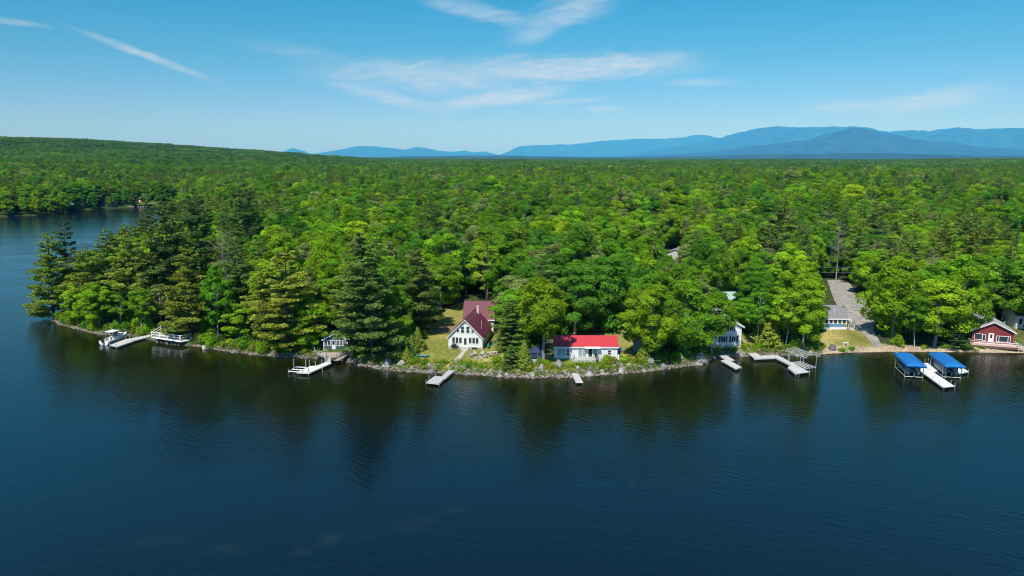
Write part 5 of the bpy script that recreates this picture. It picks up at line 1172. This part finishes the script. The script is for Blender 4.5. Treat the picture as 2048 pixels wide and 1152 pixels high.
vs=N.new('ShaderNodeVectorMath'); vs.operation='SCALE'; L.new(oi.outputs['Color'],vs.inputs[0]); L.new(mr.outputs[0],vs.inputs['Scale']); L.new(vs.outputs[0],b.inputs['Base Color'])
bp=N.new('ShaderNodeBump'); bp.inputs['Strength'].default_value=.6; bp.inputs['Distance'].default_value=.15; L.new(nn.outputs[0],bp.inputs['Height']); L.new(bp.outputs[0],b.inputs['Normal'])
RM=[rockmesh(i+1,[.7,.62,.8,.66,.9,.58][i]) for i in range(6)]
TONE={'pale':(.36,.345,.325,1),'grey':(.235,.228,.22,1),'brownish':(.235,.19,.15,1),'dark':(.14,.135,.13,1)}
RPOS=[]
def rock(name,label,px,py,wpx,hpx,tone,var=0,group=None,rz=None):
    p=W(px,py,0.0); z=0
    if sdist(p.x,p.y)[0]>.8: p=P(px,py); z=p.z
    dep=proj(p.x,p.y,z)[2]; r=wpx*dep/F/2; h=hpx*dep/F; o=link(name,RM[var%6]); o.location=(p.x,p.y+r*.7,z+h*.2); o.scale=(r,r*.9,h*.85/[.7,.62,.8,.66,.9,.58][var%6]); o.rotation_euler=(rnd.uniform(-.15,.15),rnd.uniform(-.15,.15),rnd.uniform(0,6.28) if rz is None else rz)
    o.color=TONE[tone]; tag(o,label,'rock',group); RPOS.append((p.x,p.y,r)); return o
for a in [('boulder','big pale rounded boulder at the water edge near the teal canoe',773,738,30,20,'pale',0),('boulder','pale low boulder right beside the big rounded one near the teal canoe',804,739,18,11,'pale',1),('boulder','upright pale stone at the lawn edge by the teal canoe, nearer the big boulder',812,716,7,7,'pale',2),('boulder','upright pale stone touching the end of the teal canoe',820,715,7,7,'pale',4),
          ('boulder','large grey pyramid-shaped boulder below the grey-green shed',1303,739,22,22,'grey',4),('boulder','pale boulder in the bank below the flower bushes of the red-roofed cottage',1244,747,18,11,'pale',3),('boulder','huge half-shaded boulder at the water edge by the offset dock',1403,729,30,22,'grey',0),
          ('boulder','wide flat grey boulder in the bank beside the zigzag dock',1480,712,20,11,'grey',1),('boulder','round dark boulder at the grass edge by the white bench',1666,704,18,12,'dark',2),('boulder','tall grey boulder in the bank below the end of the red-roofed cottage, nearest the cedar',1118,747,20,15,'grey',4),
          ('boulder','pale pointed boulder in the bank below the screened tent',1083,750,13,14,'pale',2),('boulder','pale rounded boulder under the railed shore deck, nearer the boat',314,684,10,6,'pale',0),('boulder','pale rounded boulder under the middle of the railed shore deck',332,686,14,7,'pale',1),('boulder','pale boulder at the water edge under the yellow-green bush right of the deck',407,699,14,7,'pale',3),
          ('boulder','pale grey boulder below the lawn left of the small spruce',982,750,16,11,'pale',0),('boulder','squat pale boulder at the water below the small spruce',1014,753,14,7,'pale',1),('boulder','rugged dark boulder by the little stone steps',1180,749,26,14,'dark',3)]: rock(*a[:6],a[6],a[7],None)
mb=MB(); q=P(1190,740); t=thing('stone_steps','little stone steps down the bank below the red-roofed cottage','steps',(q.x,q.y,0),R(-8))
for k in range(4): mb=MB(); mb.box(-.45+.03*(k%2),.45,-.9+.42*k,-.46+.42*k,-.1,.32+.26*k); mb.build('tread',STONE,t)
segs=[(110,300,'along the bank of the point',18,.5),(395,470,'under the bush right of the railed deck',16,.55),(470,590,'on the bank left of the cabin dock',30,.6),(640,720,'beside the steps of the blue-grey cabin',16,.65),(725,860,'on the bank near the teal canoe',26,.6),(855,1000,'on the bank of the white gabled house',50,.72),
      (1000,1110,'below the small spruce and cedar',22,.7),(1105,1245,'on the bank of the red-roofed cottage',36,.86),(1245,1400,'on the bank below the grey-green shed',32,.72),(1400,1560,'on the bank behind the offset dock',26,.6),(1560,1720,'on the bank by the white bench',22,.55)]
nxs=[p[0] for p in NEAR]; nys=[p[1] for p in NEAR]
for x0,x1,where,n,sz in segs:
    for k in range(n):
        px=x0+(x1-x0)*(k+rnd.random())/n; py=float(np.interp(px,nxs,nys))+rnd.uniform(-5.5,1.2); s=sz*math.exp(rnd.gauss(0,.42)); wpx=s*2*7.2; tone=rnd.choices(['pale','grey','brownish','dark'],[.36,.36,.18,.1])[0]
        big='small' if s<sz*.8 else 'medium' if s<sz*1.3 else 'large'; lab=f'{big} {tone} rock {where}'
        rock('shore_rock',lab,px,py,wpx*.8,wpx*rnd.uniform(.3,.5),tone,rnd.randrange(6),lab)

# ------------------------------------------------------------------ shrubs and saplings along the bank
def bush(px,py,wm_,hm_,tint,label,group=None):
    p=P(px,py); o=plant('shrub',p.x,p.y,hm_,wm_,tint,rnd.uniform(0,6.28)); tag(o,label,'shrub',group); return o
B=[((418,690),4.2,1.6,'gold','wide golden bush sprawling down the bank right of the railed deck'),((440,692),3.6,1.5,'gold','golden bush in the middle of the bank right of the railed deck'),((462,697),3.0,1.4,'lime','lime bush on the bank below the low bright tree'),((262,664),2.6,1.2,'lime','lime bush on the bank above the moored boat'),((292,668),3.0,1.3,'lime','lime bush at the shore end of the boat dock'),
   ((770,724),3.4,1.0,'lime','low lime bush behind the big pale boulder'),((786,728),3.0,1.0,'bright','low bright bush right of the big pale boulder'),((828,734),3.4,1.1,'bright','leafy bright bush below the teal canoe'),((850,738),2.6,.8,'fresh','low fresh green bush between the canoe and the L-shaped dock'),((750,730),2.6,1.0,'bright','bright bush left of the big pale boulder'),
   ((991,728),3.2,1.7,'lime','dense rounded lime bush below the picnic table'),((935,742),3.0,.8,'fresh','low grassy bush on the bank right of the L-shaped dock'),((962,745),2.8,.9,'bright','low bright bush on the bank below the slat chairs'),((998,706),2.2,2.0,'gold','golden bush beside the picnic table'),
   ((1066,738),2.6,1.2,'gold','golden bush at the water edge right of the yellow-olive cedar'),((1090,742),2.8,1.2,'lime','lime bush on the bank below the screened tent'),((1078,728),1.6,1.7,'bright','upright bright bush beside the thick trunk'),((1102,738),2.2,1.0,'gold','small golden bush at the corner of the red-roofed cottage'),
   ((1212,736),3.2,1.6,'lime','tall lime bush below the deck end of the red-roofed cottage'),((1228,734),3.0,1.4,'gold','golden bush below the small window of the red-roofed cottage'),((1248,735),3.2,1.3,'lime','lime bush below the blue barrel'),((1268,734),3.2,1.2,'gold','golden bush below the grey-green shed'),((1200,745),2.0,1.0,'bright','low bright bush beside the little stone steps'),((1286,736),2.4,1.2,'bright','bright bush left of the pyramid-shaped boulder'),
   ((1325,730),3.2,1.4,'lime','lime bush right of the pyramid-shaped boulder'),((1350,728),3.4,1.6,'bright','bright bush on the shaded bank right of the shed'),((1375,724),3.2,1.6,'fresh','fresh green bush beside the huge half-shaded boulder'),((1420,708),2.2,1.4,'fresh','fresh green bush at the corner of the white two-storey house'),((1520,706),2.8,1.5,'bright','bright bush behind the bend of the zigzag dock'),((1545,702),2.4,1.6,'lime','lime bush below the golden olive cedar'),
   ((1590,700),3.0,2.2,'lime','lime bush behind the bare boat lift frame'),((1625,698),3.0,2.4,'bright','bright bush beside the lawn of the blue and white cottage'),((1644,698),2.2,1.6,'lime','lime bush at the lawn corner by the dark round boulder'),((1684,704),2.6,.9,'bright','low bright bush below the white bench'),((1703,702),2.2,.8,'fresh','low fresh green bush on the bank near the driveway beach'),
   ((1850,700),2.4,1.0,'lime','low lime bush on the beach left of the dark twin trunks'),((1890,700),2.6,1.1,'bright','bright bush on the beach right of the dark twin trunks'),((1938,698),2.2,1.2,'bright','bright bush at the deck corner of the dark red cottage'),((1962,701),2.0,.6,'fresh','low weedy bush below the deck of the dark red cottage'),((1990,701),2.2,.7,'bright','low bright weedy bush below the middle of the dark red deck'),((2014,700),1.8,.6,'fresh','low weedy bush below the deck steps of the dark red cottage'),
   ((128,650),2.6,1.6,'deep','deep green bush under the leaning pine on the point'),((172,658),2.6,1.6,'fresh','fresh green bush on the bank of the point below the lime tree'),((215,664),2.6,1.5,'deep','deep green bush on the bank behind the stern of the moored boat'),((500,702),2.8,1.5,'bright','bright bush on the rocky bank left of the golden pine'),((535,706),2.8,1.6,'fresh','fresh green bush on the rocky bank below the golden pine'),((612,712),2.2,1.3,'bright','bright bush beside the cabin terrace railing'),((724,720),2.6,1.2,'deep','deep green bush under the huge pine by the cabin ramp')]
for (p_,w_,h_,t_,l_) in B: bush(*p_,w_,h_,t_,l_)
ov=0
for k in range(46):
    px=112+448*(k+rnd.random()*.8)/46
    if 200<px<300 and k%2 or 300<px<402: continue
    py=float(np.interp(px,[p[0] for p in NEAR],[p[1] for p in NEAR]))-rnd.uniform(1.5,5); tint=rnd.choice(['fresh','deep','bright','gold']); w_=rnd.uniform(2.2,4.2); lab=f'{TWORD[tint]} brush overhanging the water {"on the point" if px<310 else "between the railed deck and the cabin"}'
    bush(px,py,w_,w_*rnd.uniform(.5,.8),tint,lab,lab)
# young undergrowth along the edge of the woods
edge=[]; rg_=np.random.default_rng(8); ex_,ey_=rg_.uniform(-150,135,9000),rg_.uniform(125,215,9000); ed_=sdist(ex_,ey_); eo_=(ed_>1.2)&(ed_<30)
for pg in CLEAR: eo_&=~inpoly(ex_,ey_,pg)
for k in np.nonzero(eo_)[0]:
    x,y,d=float(ex_[k]),float(ey_[k]),float(ed_[k])
    if any((x-a)**2+(y-b)**2<2.3**2 for a,b,_ in edge): continue
    px,py,_=proj(x,y,hz(x,y)); h_=rnd.uniform(1.5,3.0) if d<5 else rnd.uniform(2,5.5); w_=h_*rnd.uniform(1.0,1.5)
    if not -20<px<2070 or blocks(x,y,h_,w_,hz(x,y)): continue
    edge.append((x,y,0)); tint=rnd.choice(['fresh','deep','deep','bright'])
    o=plant('shrub',x,y,h_,w_,tint,rnd.uniform(0,6.28)); rg=region(px); lab=f'{TWORD[tint]} {"low" if h_<2.8 else "tall"} undergrowth bush {rg}'; tag(o,lab,'shrub',lab)
    if len(edge)>=235: break

# ------------------------------------------------------------------ what nobody could count: rubble and weeds along the bank
def shore_pts(n, d0, d1, x0=-118, x1=64):
    rng=np.random.default_rng(n); A=np.array([tuple(W(*p)[:2]) for p in NEAR]); wt=np.abs(np.diff([p[0] for p in NEAR])).clip(0,60).astype(float); k=rng.choice(len(wt),n*6,p=wt/wt.sum()); f=rng.random(n*6)[:,None]
    q=A[k]*(1-f)+A[k+1]*f+np.stack([rng.uniform(-1.2,1.2,n*6),rng.uniform(-2,4,n*6)],1); d=sdist(q[:,0],q[:,1]); ok=(d>d0)&(d<d1)&(q[:,0]>x0)&(q[:,0]<x1); ok&=(d1>2)|(rng.random(len(d))<np.clip(.35+.65*(q[:,0]+75)/35,.25,1)*(.35+1.1*vnoise(q[:,0],q[:,1],7,41))); q,d=q[ok][:n],d[ok][:n]; z=height(q[:,0],q[:,1],d)
    return list(zip(q[:,0],q[:,1],d,z)),rng
pts_,rng=shore_pts(1500,-.7,1.25); mb=MB()
base=[tuple(v.co) for v in RM[0].vertices]
ico=bmesh.new(); bmesh.ops.create_icosphere(ico,subdivisions=1,radius=1.0); iv=np.array([tuple(v.co) for v in ico.verts]); iff=[tuple(v.index for v in f.verts) for f in ico.faces]; ico.free()
for (x,y,d,z) in pts_:
    r=.09+.20*rng.random()**2.2*1.6; sc_=np.array([r*rng.uniform(.8,1.4),r*rng.uniform(.8,1.3),r*rng.uniform(.5,.9)])
    v=iv*(1+rng.normal(size=(len(iv),1))*.17)*sc_; a=rng.uniform(0,6.28); ca_,sa_=math.cos(a),math.sin(a)
    v=np.stack([v[:,0]*ca_-v[:,1]*sa_+x,v[:,0]*sa_+v[:,1]*ca_+y,v[:,2]+max(z,-.05)+r*.25],1); mb.add(v.tolist(),iff,int(rng.integers(0,3)))
ru=mb.build('shore_rubble',[M('rubble_pale',(.24,.225,.205),.92,var=.35,scale=3),M('rubble_grey',(.15,.145,.14),.92,var=.35,scale=3),M('rubble_brown',(.14,.11,.085),.92,var=.35,scale=3)]); tag(ru,'loose small rubble along the waterline of the wooded bank',kind='stuff')
pts_,rng=shore_pts(2300,.25,3.4); C,NN,T=[],[],[]
cols=[np.array(TINT[k]) for k in ('bright','gold','fresh','lime','deep')]
for (x,y,d,z) in pts_:
    k=16; r=rng.uniform(.3,.7); hh=rng.uniform(.35,1.0)*(.6+.4*min(1,d/2))
    C.append(np.stack([x+rng.normal(size=k)*r*.5,y+rng.normal(size=k)*r*.5,z+rng.uniform(.03,1,k)*hh],1)); NN.append(rng.normal(size=(k,3))+np.array([0,-.2,.6])); T.append(np.tile(cols[rng.integers(0,5)]*rng.uniform(.7,1.15),(k,1)))
wm_=quads_mesh('bank_weeds',np.vstack(C),np.vstack(NN),.26,.6,np.vstack(T),[LEAF],rng); wo=link('bank_weeds',wm_); tag(wo,'weeds and low brush covering the lake bank',kind='stuff')
rng=np.random.default_rng(5); C,NN,T=[],[],[]
ux,uy=rng.uniform(-115,135,6000),rng.uniform(128,215,6000); ud=sdist(ux,uy); uo=ud>2.5       # brush on the floor of the open woods and along the edges of the clearings
for pg in (LAWN_A,LAWN_B,LAWN_C,ROAD,YARD_F,YARD_G): uo&=~inpoly(ux,uy,pg)
uz=height(ux,uy,ud)
for i in np.nonzero(uo)[0][:2600]:
    k=9; C.append(np.stack([ux[i]+rng.normal(size=k)*.45,uy[i]+rng.normal(size=k)*.45,uz[i]+rng.uniform(.03,.55,k)],1)); NN.append(rng.normal(size=(k,3))+np.array([0,0,.7])); T.append(np.tile(cols[[2,4,0,4,2][rng.integers(0,5)]]*rng.uniform(.55,1),(k,1)))
wm_=quads_mesh('undergrowth',np.vstack(C),np.vstack(NN),.36,.6,np.vstack(T),[LEAF],rng); wo=link('undergrowth',wm_); tag(wo,'low undergrowth covering the floor of the woods',kind='stuff')
